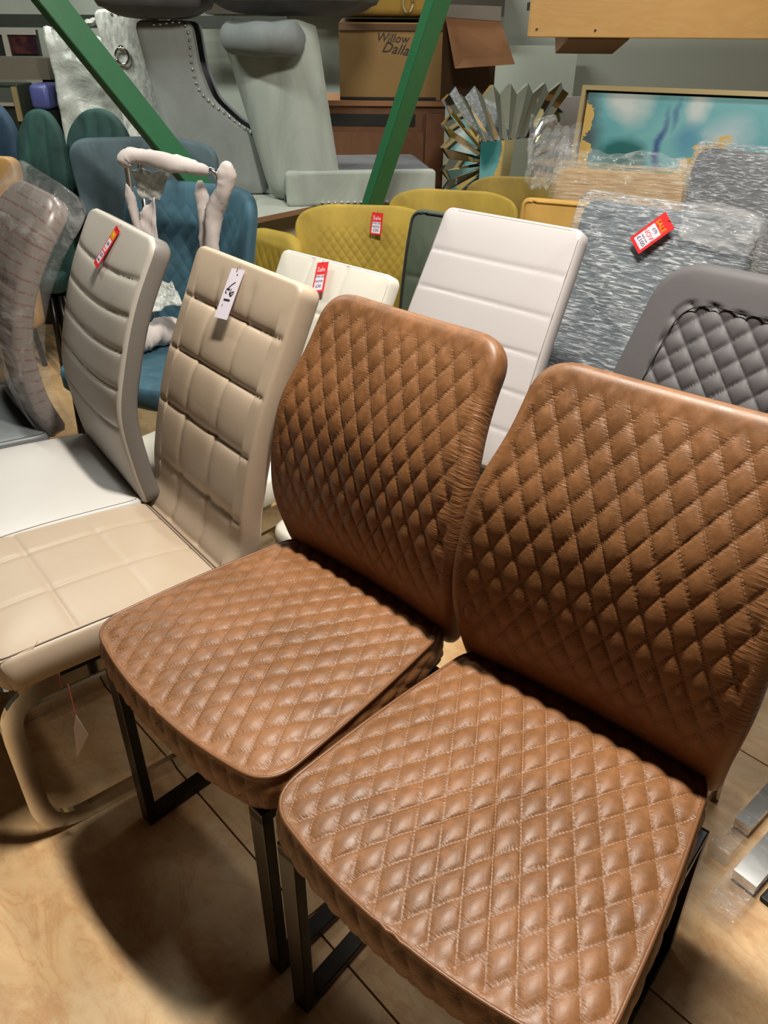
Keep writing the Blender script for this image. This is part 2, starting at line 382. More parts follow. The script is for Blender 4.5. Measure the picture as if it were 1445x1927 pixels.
def cushion(name, parent, mats, pts, rads, fmap, disp=None, T=.05, r=.012, K=24, N_=240, side=None, crown=0., inset=0, label=None, smat=0, ruche=None, sdisp=None, sq=False, tmask=None):
    O, per = outline(pts, rads, N_); c = O.mean(0); side = side or SOFT(T, r)
    t = np.roll(O, -1, 0)-np.roll(O, 1, 0); nrm = np.c_[t[:, 1], -t[:, 0]]; nrm /= np.linalg.norm(nrm, axis=1)[:, None]
    if ((O-c)*nrm).sum() < 0: nrm = -nrm
    rd = np.linalg.norm(O-c, axis=1); X = [np.array([[c[0], c[1], 0, rd.mean()]])]; UV = [c[None]]; top = [np.ones(1)]
    for k in range(1, K+1):
        q = c+(O-c)*(k/K); X.append(np.c_[q, np.zeros(N_), rd*(1-k/K)]); UV.append(q); top.append(np.full(N_, 1.))
    A = np.vstack(X); x, s, e = A[:, 0], A[:, 1], A[:, 3]
    n = np.zeros(len(A))
    if crown: n += crown*(1-np.exp(-e/.05))
    if disp is not None: n += disp(x, s, e)
    V = [fmap(x, s, n)]; E = [e]
    sx_, rz_ = [], []
    for off, nn in side[1:]:
        uvq = O+nrm*(off-nn)
        o2 = off+(sdisp(uvq[:, 0], uvq[:, 1], np.full(N_, .05))*np.clip(-nn/.012, 0, 1) if sdisp is not None and nn > side[-1][1]+.012 else 0)
        q = O+nrm*np.reshape(o2, (-1, 1)) if sdisp is not None and np.ndim(o2) else O+nrm*off
        V.append(fmap(q[:, 0], q[:, 1], np.full(N_, nn))); UV.append(uvq); E.append(np.zeros(N_)); top.append(np.full(N_, 1. if sq else 0.))
    off, nn = side[-1]
    for sc in (.75, .3):
        q = c+(O+nrm*off-c)*sc; V.append(fmap(q[:, 0], q[:, 1], np.full(N_, nn))); UV.append(q); E.append(np.ones(N_)); top.append(np.zeros(N_))
    q = c[None]; V.append(fmap(q[:, 0], q[:, 1], np.array([nn]))); UV.append(q); E.append(np.ones(1)); top.append(np.zeros(1))
    V = np.vstack(V); rings = K+len(side)-1+2
    if tmask is not None: U_ = np.vstack(UV); top = [np.concatenate(top)*tmask(U_[:, 0], U_[:, 1])]
    flip = np.cross(np.append(O[1]-c, 0), np.append(O[2]-c, 0))[2] < 0
    j = np.arange(N_); j2 = (j+1) % N_; F = [(0, 1+a, 1+b) for a, b in zip(j, j2)]
    for k in range(rings-1):
        b0 = 1+k*N_; b1 = b0+N_; F += list(zip((b0+j).tolist(), (b1+j).tolist(), (b1+j2).tolist(), (b0+j2).tolist()))
    last = 1+rings*N_; F += [(last, last-N_+b, last-N_+a) for a, b in zip(j.tolist(), j2.tolist())]
    if flip: F = [f[::-1] for f in F]
    if not isinstance(mats, (list, tuple)): mats = [mats]
    mi = None
    if len(mats) > 1:
        mi = [0]*N_
        for k in range(rings-1): mi += [0 if (k < K-1 or k >= rings-3-0 and False) else (1 if k >= K+smat else 0)]*N_
        mi += [1]*N_
    LASTC[0] = None
    LASTC[0] = mesh(name, V, F, mats, parent, uv=np.vstack(UV), mi=mi, attrs=dict(top=np.concatenate(top), **(dict(ruche=ruche(np.vstack(UV)[:, 0], np.vstack(UV)[:, 1])) if ruche else {})), label=label); return LASTC[0]
def ss(v, a, b): t = np.clip((v-a)/(b-a), 0, 1); return t*t*(3-2*t)
def quilt(W, H, dep, fade=(.004, .03), lim=None):
    def f(x, s, e):
        a = np.abs(np.sin(np.pi*(x/W+s/H))); b = np.abs(np.sin(np.pi*(x/W-s/H)))
        g = dep*((a*b)**.42-1)*ss(e, *fade)
        if lim: g *= lim(x, s)
        return g
    return f
def grooves(lines, dep, wd=.006, cols=(), cdep=.004, cw=.012, sag=0., puff=.0):
    def f(x, s, e):
        g = np.zeros(len(x))
        for L in lines:
            d = s-(L-sag*(1-(x/.2)**2)); g -= dep*np.exp(-np.abs(d)/wd)
        for c_ in cols: g -= cdep*np.exp(-(np.abs(x-c_)/cw)**1.3)
        return g*ss(e, -.003, .008)
    return f
LASTC = [None]
def seamline(name, parent, pts, rads, fmap, rad, mat, nn=0., off=0., n=160):
    O, _ = outline(pts, rads, n); c = O.mean(0); Q = c+(O-c)*(1+off)
    P = fmap(Q[:, 0], Q[:, 1], np.full(n, nn)); return MB().tube(P, rad, closed=True, n=6).go(name, mat, LASTC[0] if LASTC[0].parent == parent else parent, smooth=True)

# ================================================================== setting
def grp(o, kind='structure'): o['kind'] = kind; return o
fl = grp(MB().box(-5, 5, -3, 6.2, -.06, -.014).go('floor', M['dark']))
ux = np.array([.69, -.724]); uy = np.array([.724, .69])           # floor sheet axes (sheets laid along the chair row)
base = np.array([-.25, .883]); k = 0
ye = [-3.3, -2.4, -1.5, -.60, .012, .36, .97, 1.58, 2.2, 3.1, 4.0, 5.0]
for j in range(len(ye)-1):
    off = [-.9, .1, -.4, .55, .155, -.8, .3, -.5, .2, -.3, .6][j]
    for i in range(-2, 3):
        x0 = off+i*1.9; x1 = x0+1.9
        g = .002; o = MB().box(x0+g, x1-g, ye[j]+g, ye[j+1]-g, -.014, 0, 0).go('plywood_sheet' if k == 0 else 'plywood_sheet.%03d' % k, M['ply'], fl)
        o.matrix_local = Matrix(((ux[0], uy[0], 0, base[0]), (ux[1], uy[1], 0, base[1]), (0, 0, 1, 0), (0, 0, 0, 1))); k += 1
grp(MB().box(-5, 5, 5.0, 5.12, -.06, CEIL).go('wall_back', M['wall']))
grp(MB().box(4.0, 4.12, -3, 5.0, -.06, CEIL).go('wall_right', M['wall']))
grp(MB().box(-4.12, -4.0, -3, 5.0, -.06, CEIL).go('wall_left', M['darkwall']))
grp(MB().box(-4.12, 4.12, -3, 5.12, CEIL, CEIL+.05).go('ceiling', M['ceil']))
for i, (x, y, z, a, lx, ly, p, c) in enumerate(LAMPS):
    b = thing('batten_light', ['ceiling batten light directly above the brown quilted chairs', 'ceiling batten light above the teal and green velvet chairs', 'ceiling batten light near the back wall above the cardboard box', 'ceiling batten light above the bubble wrapped grey chairs'][i], 'ceiling light', (x, y, z), a, 'ceiling batten lights')
    MB().box(-lx/2-.02, lx/2+.02, -.06, .06, .03, CEIL-z).go('housing', M['shelf'], b)

# ================================================================== brown quilted chairs
WF, WB, D_, HS, HT, REC = .240, .199, .4274, .5003, .9804, .12
def brown_chair(label, x, y, a):
    t = thing('dining_chair', label, 'chair', (x, y, 0), a, 'brown quilted dining chairs')
    sp = [(-WF, .012), (-.09, -.018), (.09, -.018), (WF, .012), (WF-.012, .22), (WB, D_+.015), (-WB, D_+.015), (-WF+.012, .22)]; sr = [.055, .12, .12, .055, .2, .05, .05, .2]
    smap = mapper([(0, HS), (.2, HS+.001), (.42, HS)])
    side = [(0, 0), (.002, -.002)]+[(.009*math.sin(min(1, k/9)*1.57)*(1-.0*k), -.004-.0036*k) for k in range(1, 15)]+[(.006, -.060), (.001, -.068), (-.010, -.075), (-.03, -.079)]
    cushion('seat', t, M['leather'], sp, sr, smap, quilt(.0385, .066, .0062, (.002, .014)), K=74, N_=560, side=side, crown=.012, sdisp=quilt(.0385, .066, .004, (.002, .014)), sq=True)
    seamline('piping', t, sp, sr, smap, .0032, M['piping'], -.001)
    bp = [(-.197, -.045), (.197, -.045), (.200, .03), (.211, .15), (.204, .30), (.184, .40), (.180, .505), (-.180, .505), (-.186, .40), (-.214, .30), (-.222, .15), (-.205, .03)]
    br = [.03, .03, .12, .2, .2, .2, .045, .045, .2, .2, .2, .12]
    bmap = mapper([(D_+.03, HS-.05), (D_+.004, HS+.02), (D_-.012, HS+.13), (D_+.012, HS+.28), (D_+.07, HS+.40), (D_+.125, HT+.01)], .25)
    f0 = lambda x, s, n: bmap(x, s+.05, n)
    lim = lambda x, s: ss(s, .03, .10)*(1-.9*ss(s, .455, .505))
    q = cushion('backrest', t, M['leather'], bp, br, f0, quilt(.0385, .066, .0060, (.002, .012), lim), T=.046, r=.016, K=80, N_=520, crown=.006, tmask=lambda x, s: (s < .484)*(s > .05), ruche=lambda x, s: ss(x, .155, .195)*(1-ss(s, .40, .46))*ss(s, .08, .14)*.9+.25*ss(-x, .18, .215))
    for sx in (-1, 1):
        X = sx*.207; b = .016
        for n_, y0, y1, z0, z1 in (('leg', .006, .026, .02, .43), ('runner', .006, .50, 0, .02), ('seat_rail', .006, .41, .405, .425)):
            MB().box(X-b, X+b, y0, y1, z0, z1, .002).go(n_, M['blackmetal'], t)
        MB().tube([(X, .49, .012), (X, .405, .42)], 2*b, .02, ref=(1, 0, 0)).go('leg', M['blackmetal'], t)
    return t
brown_chair('brown diamond-quilted leather chair, the farther of the brown pair, beside the taupe chair', -.3347, .8293, -.7634)
brown_chair('brown diamond-quilted leather chair nearest the camera, cut off at the right edge', .0237, .4914, -.6964)

# ================================================================== cantilever chairs
def cant_frame(t, X=.185, y0=-.006, XL=.15, y1=.46, zs=.372, w=.036):
    for X_ in (-XL, X):
        P = arcpath([(X_, y1-.06, zs), (X_, y0, zs), (X_, y0, w/2+.001), (X_, y1, w/2+.001)], .085, 10)
        MB().tube(P, .013, w, ref=(1, 0, 0)).go('frame_loop', M['chrome'], t, smooth=False)
        MB().box(X_-.016, X_+.016, y0+.10, y1-.06, zs+w/2, zs+w/2+.008).go('mounting_plate', M['blackmetal'], t)
    for y, z, m_ in ((y1-.01, .02, 'chrome'), (.12, zs-.008, 'blackmetal'), (.36, zs-.008, 'blackmetal')):
        MB().tube([(-XL+.008, y, z), (X-.008, y, z)], .010).go('crossbar', M[m_], t, smooth=True)
BOX = lambda T, r=.006: [(0, 0), (.003, -.002), (r, -.008), (r, -T*.5), (r, -T+.008), (.001, -T)]
# taupe chair, grid tufted
def tgr(x, s, e):
    L = [.0, .12, .255, .375, .49]; d = np.min([np.abs(s-l) for l in L], axis=0); g = -.0050*np.exp(-d/.0045)-.0055*np.exp(-(d/.02)**1.2)*(np.abs(x) < .16)
    c = np.zeros(len(x))
    for c_ in (-.072, .055): c = np.maximum(c, np.exp(-(np.abs(x-c_)/.010)**1.4)*(.35+.65*np.exp(-d/.03)))
    return (g-.0055*c*(1-ss(s, .54, .58)))*ss(e, -.002, .010)
t = thing('dining_chair', 'taupe square-tufted chair with chrome cantilever legs and white handwritten tag', 'chair', (-.780, 1.092, 0), -.883)
smap = mapper([(0, .468), (.03, .474), (.25, .468), (.44, .452)])
sp = [(-.215, -.005), (.206, -.005), (.20, .43), (-.205, .43)]
cushion('seat', t, M['taupe'], sp, [.04, .04, .02, .02], smap, grooves([.145, .29], .0035, .005, (-.072, .072), .0035, .005), K=50, N_=320, side=BOX(.075, .01), crown=.012)
seamline('seat_seam', t, sp, [.04, .04, .02, .02], smap, .0014, M['thread'], .0006)
tb = mapper([(.440, .44), (.476, .49), (.488, .56), (.515, .665), (.55, .765), (.605, .88), (.655, .985)])
sp = [(-.20, 0), (.190, 0), (.190, tb.L), (-.196, tb.L)]
cushion('backrest', t, M['taupe'], sp, [.02, .02, .02, .02], tb, tgr, K=70, N_=420, side=BOX(.05, .006), crown=.006)
seamline('backrest_seam', t, sp, [.02, .02, .02, .02], tb, .0012, M['thread'], -.0015)
cant_frame(t, X=.19)
CHAIR_T = t
# light grey-beige chair with curved grooves
t = thing('dining_chair', 'pale greige chair with curved horizontal grooves and bright white seat, left of the taupe chair', 'chair', (-1.018, 1.394, 0), -.951)
smap = mapper([(0, .476), (.2, .482), (.42, .472)]); sp = [(-.21, -.005), (.21, -.005), (.205, .425), (-.205, .425)]
cushion('seat', t, M['white'], sp, .025, smap, None, K=16, N_=200, side=BOX(.07, .008), crown=.008)
seamline('seat_seam', t, sp, .025, smap, .0013, M['thread'], -.001)
gb = mapper([(.43, .455), (.416, .54), (.408, .67), (.432, .775), (.478, .9), (.543, 1.02)])
sp = [(-.205, 0), (.205, 0), (.200, gb.L), (-.200, gb.L)]
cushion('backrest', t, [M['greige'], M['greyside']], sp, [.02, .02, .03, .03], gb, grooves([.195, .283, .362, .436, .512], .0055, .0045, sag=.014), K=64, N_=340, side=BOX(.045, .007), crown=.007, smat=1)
cant_frame(t, X=.15)
# white chair with tag behind the taupe one
t = thing('dining_chair', 'ivory white square-stitched chair with SALE tag, behind the taupe chair', 'chair', (-.525, 1.60, 0), -.74)
smap = mapper([(0, .470), (.2, .474), (.42, .468)]); sp = [(-.21, 0), (.21, 0), (.205, .425), (-.205, .425)]
cushion('seat', t, M['ivory'], sp, [.05, .05, .02, .02], smap, None, K=16, N_=200, side=BOX(.07, .008), crown=.010)
wb = mapper([(.425, .455), (.442, .55), (.50, .72), (.575, .862)])
sp = [(-.202, 0), (.202, 0), (.200, wb.L), (-.200, wb.L)]
cushion('backrest', t, M['ivory'], sp, [.02, .02, .018, .018], wb, grooves([.135, .30], .005, .005, (-.075, .055), .0025, .006), K=50, N_=320, side=BOX(.045, .006), crown=.008)
seamline('backrest_seam', t, sp, .018, wb, .0011, M['thread'], -.001)
cant_frame(t, X=.15)
# white footstool
t = thing('footstool', 'small white padded stool half hidden between the taupe chair and the brown chair back', 'stool', (-.19, 1.46, 0), -.74)
smap = mapper([(0, .36), (.06, .361), (.13, .36)]); sp = [(-.11, .0), (.08, .0), (.08, .13), (-.11, .13)]
cushion('seat', t, M['ivory'], sp, .05, smap, None, K=10, N_=160, side=[(0, 0), (.008, -.004), (.012, -.02), (.012, -.09), (.004, -.11)], crown=.012)
for sx in (-.08, .05):
    for sy in (.03, .10): MB().tube([(sx, sy, 0), (sx, sy, .255)], .012).go('leg', M['chrome'], t, smooth=True)

# ================================================================== generic upholstered chairs
def std_chair(label, x, y, a, mat, prof, w0=.21, w1=.205, disp=None, T=.05, r=.012, rt=.03, legm='blackmetal', seat=True, sd=.40, curl=0, shape=None, smat=None, hs=.47, K=20, Nn=220, group=None, sw=.21, rseat=.04, crown=.008, backmats=None, side=None):
    t = thing('dining_chair', label, 'chair', (x, y, 0), a, group)
    y0 = prof[0][0]
    if seat:
        smap = mapper([(y0-sd, hs), (y0-sd/2, hs+.004), (y0, hs)])
        cushion('seat', t, smat or mat, [(-sw, 0), (sw, 0), (sw-.01, sd), (-sw+.01, sd)], rseat, smap, None, K=12, N_=160, side=[(0, 0), (.005, -.004), (.009, -.02), (.009, -.06), (-.004, -.075)], crown=.012)
        for sx in (-1, 1):
            for sy in (0, 1):
                yy = y0-sd+.04 if sy == 0 else y0-.03
                MB().tube([(sx*(sw-.03), yy+(-.02 if sy == 0 else .03), 0), (sx*(sw-.04), yy, hs-.08)], .013).go('leg', M[legm], t, smooth=True)
    bm = mapper(prof, curl)
    pts = shape(bm.L) if shape else [(-w0, 0), (w0, 0), (w1, bm.L), (-w1, bm.L)]
    rr = [rt]*len(pts) if not shape else [.06]*len(pts)
    b = cushion('backrest', t, backmats or mat, pts, rr, bm, disp, T=T, r=r, K=K, N_=Nn, crown=crown, side=side)
    return t, bm, pts, rr
# tall pale lilac-white chair
V = std_chair('tall pale lilac-white chair with narrow horizontal bands, behind the brown pair', 0.12-.42*.68, 1.775-.42*.73, -.75, M['lilac'],
              [(.42, .465), (.50, .62), (.575, .77), (.645, .90), (.688, .983)], .225, .200, grooves([.095, .19, .285, .38, .478], .0042, .0035), rt=.018, legm='chrome', K=56, Nn=320, side=BOX(.045, .008), smat=M['white'], sd=.28, sw=.11)
t = V[0]; seamline('backrest_seam', t, V[2], .02, V[1], .0012, M['thread'], -.001)
# charcoal quilted chair at the right edge
D = std_chair('charcoal chair with raised diamond quilting and plain border, right of the bubble wrapped chair', .576-.42*.711, 1.175-.42*.703, -.792, M['charcoal'],
              [(.42, .465), (.455, .62), (.51, .78), (.575, .93), (.600, 1.0)], .30, .235, quilt(.050, .054, .008, (.052, .060)), T=.05, r=.018, rt=.075, legm='chrome', K=90, Nn=520, sd=.29)
seamline('border_seam', D[0], [(-.245, .055), (.245, .055), (.182, D[1].L-.055), (-.182, D[1].L-.055)], .06, D[1], .0012, M['dark'], .007)
# bubble wrapped slate chair with SALE tag
def wrapped(label, x, y, a, mat, wrap, prof, w0, w1, disp=None, rt=.03, loose=.014, **k):
    c = std_chair(label, x, y, a, mat, prof, w0, w1, disp, rt=rt, **k)
    rnd = np.random.RandomState(int(abs(x*991)+7)); ph = rnd.rand(6)*6.28
    L = c[1].L
    def crump(X, s, e):
        return .002*np.sin(31*X+19*s+ph[0])+.0015*np.sin(57*X-43*s+ph[1])+.012*np.maximum(0, np.sin(9*X-6.5*s+ph[2]))**6+.006*np.maximum(0, np.sin(14*X+11*s+ph[3]))**8
    wpts = [(-w0-.012, .02), (w0+.012, .02), (w1+.012, L+.018), (-w1-.014, L+.022)]
    f = lambda X, s, n: c[1](X, s, n+loose)
    cushion('bubble_wrap', c[0], M[wrap], wpts, .03, f, crump, T=.055+2*loose, r=.012, K=60, N_=300)
    return c
B = wrapped('slate velvet chair in bubble wrap with red SALE tag, right of the tall lilac chair', .605-.42*.665, 1.917-.42*.747, -.727, M['slatevelvet'], 'bubble',
        [(.42, .465), (.46, .62), (.50, .77), (.54, .90), (.565, .99)], .245, .215, rt=.03, legm='chrome', sd=.36)
cushion('top_flap', B[0], M['clear'], [(.06, B[1].L-.05), (.24, B[1].L-.07), (.25, B[1].L+.03), (.07, B[1].L+.04)], .02, lambda X, s, n: B[1](X, s, n+.03), lambda X, s, e: .008*np.sin(60*X+20*s), T=.004, r=.001, K=16, N_=120, label='loose clear flap of the wrapping')
wrapped('dark grey chair in bubble wrap against the canvas, farther than the tagged wrapped chair', 1.293-.42*.72, 2.98-.42*.69, -.805, M['dgrey'], 'bubble',
        [(.42, .465), (.46, .62), (.50, .80), (.54, .93), (.565, 1.0)], .26, .25, rt=.04, legm='chrome', sd=.2, sw=.15)
wrapped('tan chair back in ribbed bubble wrap below the painting', .784-.42*.40, 2.842-.42*.917, -.41, M['tan'], 'bubble_tan',
        [(.42, .465), (.47, .62), (.52, .80), (.56, .95)], .235, .215, rt=.04, legm='blackmetal', T=.08, sd=.09, sw=.14)
# velvets
pf = lambda hs, z, lean, y0=.38: [(y0, hs), (y0+lean*.25, hs+(z-hs)*.4), (y0+lean*.6, hs+(z-hs)*.75), (y0+lean, z)]
tub = lambda wt, wb_: (lambda L: [(-wb_, 0), (wb_, 0), (wt*.95, L*.55), (wt, L*.93), (wt*.6, L*1.01), (-wt*.6, L*1.01), (-wt, L*.93), (-wt*.95, L*.55)])
def place(cx, cy, yaw, y0=.38):          # chair origin from the point under the backrest foot
    return cx+y0*math.sin(yaw), cy-y0*math.cos(yaw), yaw
x, y, a = place(-.08, 2.66, -.10)
std_chair('mustard velvet tub chair with quilted back and SALE tag, behind the ivory chair', x, y, a, M['mustard'], pf(.44, .865, .07), shape=tub(.222, .12), disp=quilt(.030, .040, .003, (.05, .09)), curl=1.1, K=56, Nn=300, T=.04, sd=.24, sw=.17)
x, y, a = place(.24, 2.98, -.25)
std_chair('mustard velvet chair with plain rounded back, just below the sunburst mirror', x, y, a, M['mustard'], pf(.44, .865, .06), shape=tub(.235, .20), curl=.8, T=.05, sd=.26, sw=.17)
x, y, a = place(.53, 3.32, -.15)
std_chair('olive brown velvet chair with rounded back, behind the plain mustard chair', x, y, a, M['ochre'], pf(.44, .865, .05), shape=tub(.20, .17), curl=.6, T=.05, sd=.22, sw=.15)
x, y, a = place(.612, 2.70, -.42)
c = std_chair('golden yellow velvet chair with piped square back, left of the tan wrapped chair', x, y, a, M['gold'], pf(.44, .885, .04), .165, .165, rt=.02, T=.04, sd=.10, sw=.12)
seamline('piping', c[0], c[2], .02, c[1], .005, M['gold'], .002)
x, y, a = place(.20, 2.24, -.60)
c = std_chair('moss green velvet chair with piped edge, peeping out left of the tall lilac chair', x, y, a, M['moss'], pf(.44, .915, .09), .20, .205, grooves([.30], .006), rt=.03, T=.04, sd=.14, sw=.12, K=30)
seamline('piping', c[0], c[2], .03, c[1], .004, M['dark'], .001)
x, y, a = place(-.45, 2.66, -.7)
std_chair('mustard velvet chair with quilted rounded side, right of the teal chair', x, y, a, M['mustard'], pf(.40, .772, .08), shape=tub(.13, .10), disp=quilt(.034, .045, .003, (.02, .05)), curl=.9, K=44, Nn=260, T=.06, r=.025, sd=.10, sw=.09)
# teal chair
x, y, a = place(-.665, 2.61, -.42, .42)
T_ = std_chair('teal velvet chair with quilted inside back, under the foam wrapped frame', x, y, a, M['teal'], [(.42, .44), (.44, .58), (.48, .74), (.53, .912)], shape=lambda L: [(-.19, 0), (.19, 0), (.23, L*.5), (.235, L*.97), (.10, L*1.02), (-.10, L*1.02), (-.22, L*.99), (-.225, L*.5)], disp=quilt(.05, .065, .003, (.03, .06)), curl=1.6, T=.07, r=.03, K=50, Nn=300, sd=.46, hs=.46, sw=.23, rseat=.09, legm='blackmetal')
# blue grey wide tub chair behind it
x, y, a = place(-.95, 3.20, -.02, .2)
std_chair('blue-grey velvet tub chair with wide flat-topped back, behind the teal chair', x, y, a, M['bluegrey'], [(.2, .45), (.22, .6), (.25, .82), (.28, .995)], shape=lambda L: [(-.13, 0), (.13, 0), (.25, L*.55), (.285, L*.96), (.1, L*1.03), (-.1, L*1.02), (-.27, L*1.0), (-.24, L*.55)], curl=.9, T=.05, r=.02, K=24, Nn=240, sd=.12, sw=.16)
# bottle green pair and navy
rd = lambda w, h=1.: (lambda L: [(-w*.8, 0), (w*.8, 0), (w, L*.6), (w*.9, L*.9), (w*.35, L*1.03), (-w*.35, L*1.03), (-w*.9, L*.9), (-w, L*.6)])
p = at(195, 212, 3.42)
x, y, a = place(p.x-.11, 3.52, -.1, .4)
std_chair('bottle green velvet chair with round-topped back, below the plastic covered chair', x, y, a, M['dgreen'], [(.4, .45), (.42, .65), (.46, .9), (.49, p.z-.035)], shape=rd(.132), curl=.8, T=.06, r=.02, sd=.10, sw=.10, group='bottle green velvet chairs', disp=grooves([], 0, .01, (-.06, .0, .06), .006, .012))
p = at(88, 208, 3.45)
x, y, a = place(p.x-.085, 3.42, -.15, .4)
std_chair('bottle green velvet chair standing left of its matching neighbour', x, y, a, M['dgreen'], [(.4, .45), (.42, .65), (.46, .9), (.49, p.z-.035)], shape=rd(.092), curl=.8, T=.05, r=.02, sd=.10, sw=.06, group='bottle green velvet chairs', disp=grooves([], 0, .01, (-.05, .03), .006, .012))
p = at(-8, 212, 3.5)
x, y, a = place(p.x-.11, 3.50, -.2, .4)
std_chair('navy velvet chair back cut off by the left edge', x, y, a, M['navy'], [(.4, .45), (.42, .65), (.46, .88), (.49, p.z)], shape=rd(.12), curl=.8, T=.06, r=.025, sd=.2, sw=.10)
# wrapped chair at far left
t = thing('dining_chair', 'grey chair with brown printed wrapper and clear plastic over its back, at the left edge', 'chair', (-1.355, 1.718, 0), -.93)
smap = mapper([(0, .475), (.2, .480), (.42, .470)]); sp = [(-.21, 0), (.21, 0), (.205, .425), (-.205, .425)]
cushion('seat', t, M['slate'], sp, .025, smap, None, K=12, N_=160, side=BOX(.075, .008), crown=.008)
seamline('seat_seam', t, sp, .025, smap, .0014, M['dark'], -.001)
hb = mapper([(.43, .455), (.40, .56), (.395, .70), (.43, .83), (.50, .95), (.57, 1.03)])
sp = [(-.20, 0), (.20, 0), (.195, hb.L), (-.195, hb.L)]
cushion('backrest', t, M['wrapper'], sp, [.03, .03, .08, .08], hb, grooves([.1, .2, .3, .4], .006), K=30, N_=220, side=BOX(.05, .012), crown=.015)
cushion('plastic_cover', t, M['clear'], [(-.22, -.0), (.215, -.0), (.228, hb.L*.55), (.222, hb.L+.02), (-.22, hb.L+.04)], [.03, .03, .1, .06, .06], lambda X, s, n: hb(X, s, n+.02), lambda X, s, e: .004*np.sin(26*X+9*s)+.006*np.sin(13*s+50*X)*ss(X, .12, .24)+.008*ss(X, .18, .24), T=.09, r=.02, K=30, N_=200)
cant_frame(t, X=.15)
# tan chair top above it
p = at(10, 305, 2.75)
x, y, a = place(p.x-.10, 2.74, -.2, .4)
std_chair('tan foam wrapped chair top above the brown printed wrapper, at the left edge', x, y, a, M['oak'], [(.4, .45), (.42, .65), (.45, .85), (.47, p.z)], .085, .085, rt=.03, T=.05, sd=.15, sw=.07)

# ================================================================== foam wrapped upturned frame standing on the teal seat
t = thing('foam_wrapped_stand', 'chrome chair legs wrapped in white foam, upturned on the teal chair', 'chair frame', (0, 0, 0))
y1 = 2.50
a0, a1 = at(236, 300, y1), at(412, 322, y1); zb = .484
def foamtube(path, r, name):
    P = spline([tuple(p) for p in path], 10); V = []; n = 12; T = np.gradient(P, axis=0); T /= np.linalg.norm(T, axis=1)[:, None]
    rs = np.random.RandomState(3)
    for i, q in enumerate(P):
        A = np.cross(T[i], [.3, 1, .2]); A /= np.linalg.norm(A); B_ = np.cross(T[i], A)
        for k in range(n):
            an = 2*math.pi*k/n; rr = r*(.4+.6*min(1, (min(i, len(P)-1-i)/4)**.6))*(1+.13*math.sin(i*.45+2*an)+.05*rs.randn()); V.append(q+A*rr*math.cos(an)+B_*rr*math.sin(an))
    F = [(i*n+k, i*n+(k+1) % n, (i+1)*n+(k+1) % n, (i+1)*n+k) for i in range(len(P)-1) for k in range(n)]+[tuple(range(n-1, -1, -1)), tuple((len(P)-1)*n+k for k in range(n))]
    return mesh(name, V, F, M['foam'], t)
l0 = at(262, 430, y1); r1 = at(386, 470, y1+.02)
MB().tube(arcpath([(l0.x, y1, zb), tuple(a0+Vector((.0, 0, .0))), tuple(a1), (r1.x, y1+.02, zb)], .035, 8), .009).go('tube_frame', M['chrome'], t, smooth=True)
q0 = at(262, 300, y1+.07); q1 = at(268, 420, y1+.07)
MB().tube([tuple(q0), (q1.x, q1.y, zb)], .008).go('tube_frame', M['chrome'], t, smooth=True)
MB().tube([tuple(q0), tuple(a0+Vector((0, .01, 0)))], .008).go('tube_frame', M['chrome'], t, smooth=True)
foamtube([a0+Vector((-.01, 0, -.02)), a0+Vector((0.02, 0, .01)), a0.lerp(a1, .5)+Vector((0, 0, .006)), a1+Vector((-.03, 0, .0))], .024, 'foam_sleeve')
foamtube([at(240, 345, y1), at(252, 400, y1), at(268, 470, y1)], .014, 'foam_sleeve')
foamtube([at(428, 305, y1-.03), at(424, 350, y1-.02), at(404, 400, y1), at(398, 480, y1), at(396, 560, y1)], .026, 'foam_sleeve')
foamtube([at(376, 340, y1+.05), at(384, 400, y1+.05), at(386, 480, y1+.04)], .020, 'foam_sleeve')
def sheet(name, corners, mat, parent, amp=.02, n=26, seed=1, thick=.002, label=None):
    """wrinkled film between four corner points"""
    A, B_, C_, D2 = [np.array(c) for c in corners]; rs = np.random.RandomState(seed); ph = rs.rand(8)*6.28; nn = np.cross(B_-A, D2-A); nn /= np.linalg.norm(nn)
    V = []; uvs = []
    for side_ in (0, 1):
        for i in range(n):
            for j in range(n):
                u, v = i/(n-1), j/(n-1); p = (A*(1-u)+B_*u)*(1-v)+(D2*(1-u)+C_*u)*v
                h = amp*(math.sin(9*u+5*v+ph[0])+.7*math.sin(17*v-8*u+ph[1])+.5*math.sin(31*u+13*v+ph[2])+.35*math.sin(43*v+29*u*v+ph[3]))*.6
                e = .6*amp*math.sin(12*(u+v)+ph[4]); V.append(p+nn*(h-side_*thick)+np.array([0, 0, e])*(1 if i in (0, n-1) or j in (0, n-1) else 0)); uvs.append((u, v))
    F = []; m = n*n
    for i in range(n-1):
        for j in range(n-1):
            a = i*n+j; F.append((a, a+n, a+n+1, a+1)); F.append((m+a, m+a+1, m+a+n+1, m+a+n))
    for i in range(n-1):
        F += [(i, i+1, m+i+1, m+i), ((n-1)*n+i+1, (n-1)*n+i, m+(n-1)*n+i, m+(n-1)*n+i+1), ((i+1)*n, i*n, m+i*n, m+(i+1)*n), (i*n+n-1, (i+1)*n+n-1, m+(i+1)*n+n-1, m+i*n+n-1)]
    return mesh(name, V, F, mat, parent, uv=uvs, label=label)
sheet('plastic_sheet', (at(246, 318, y1+.05), at(322, 322, y1+.05), at(300, 380, y1+.06), at(262, 372, y1+.06)), M['haze'], t, .006, 18, 4)
sheet('plastic_sheet', (at(262, 400, y1+.05), at(292, 372, y1+.05), at(300, 500, y1+.03), at(268, 470, y1+.03)), M['foam'], t, .005, 18, 5)
sheet('plastic_sheet', (at(262, 530, y1-.02), at(322, 528, y1-.02), at(345, 572, y1-.12), at(262, 590, y1-.12)), M['haze'], t, .008, 18, 6)
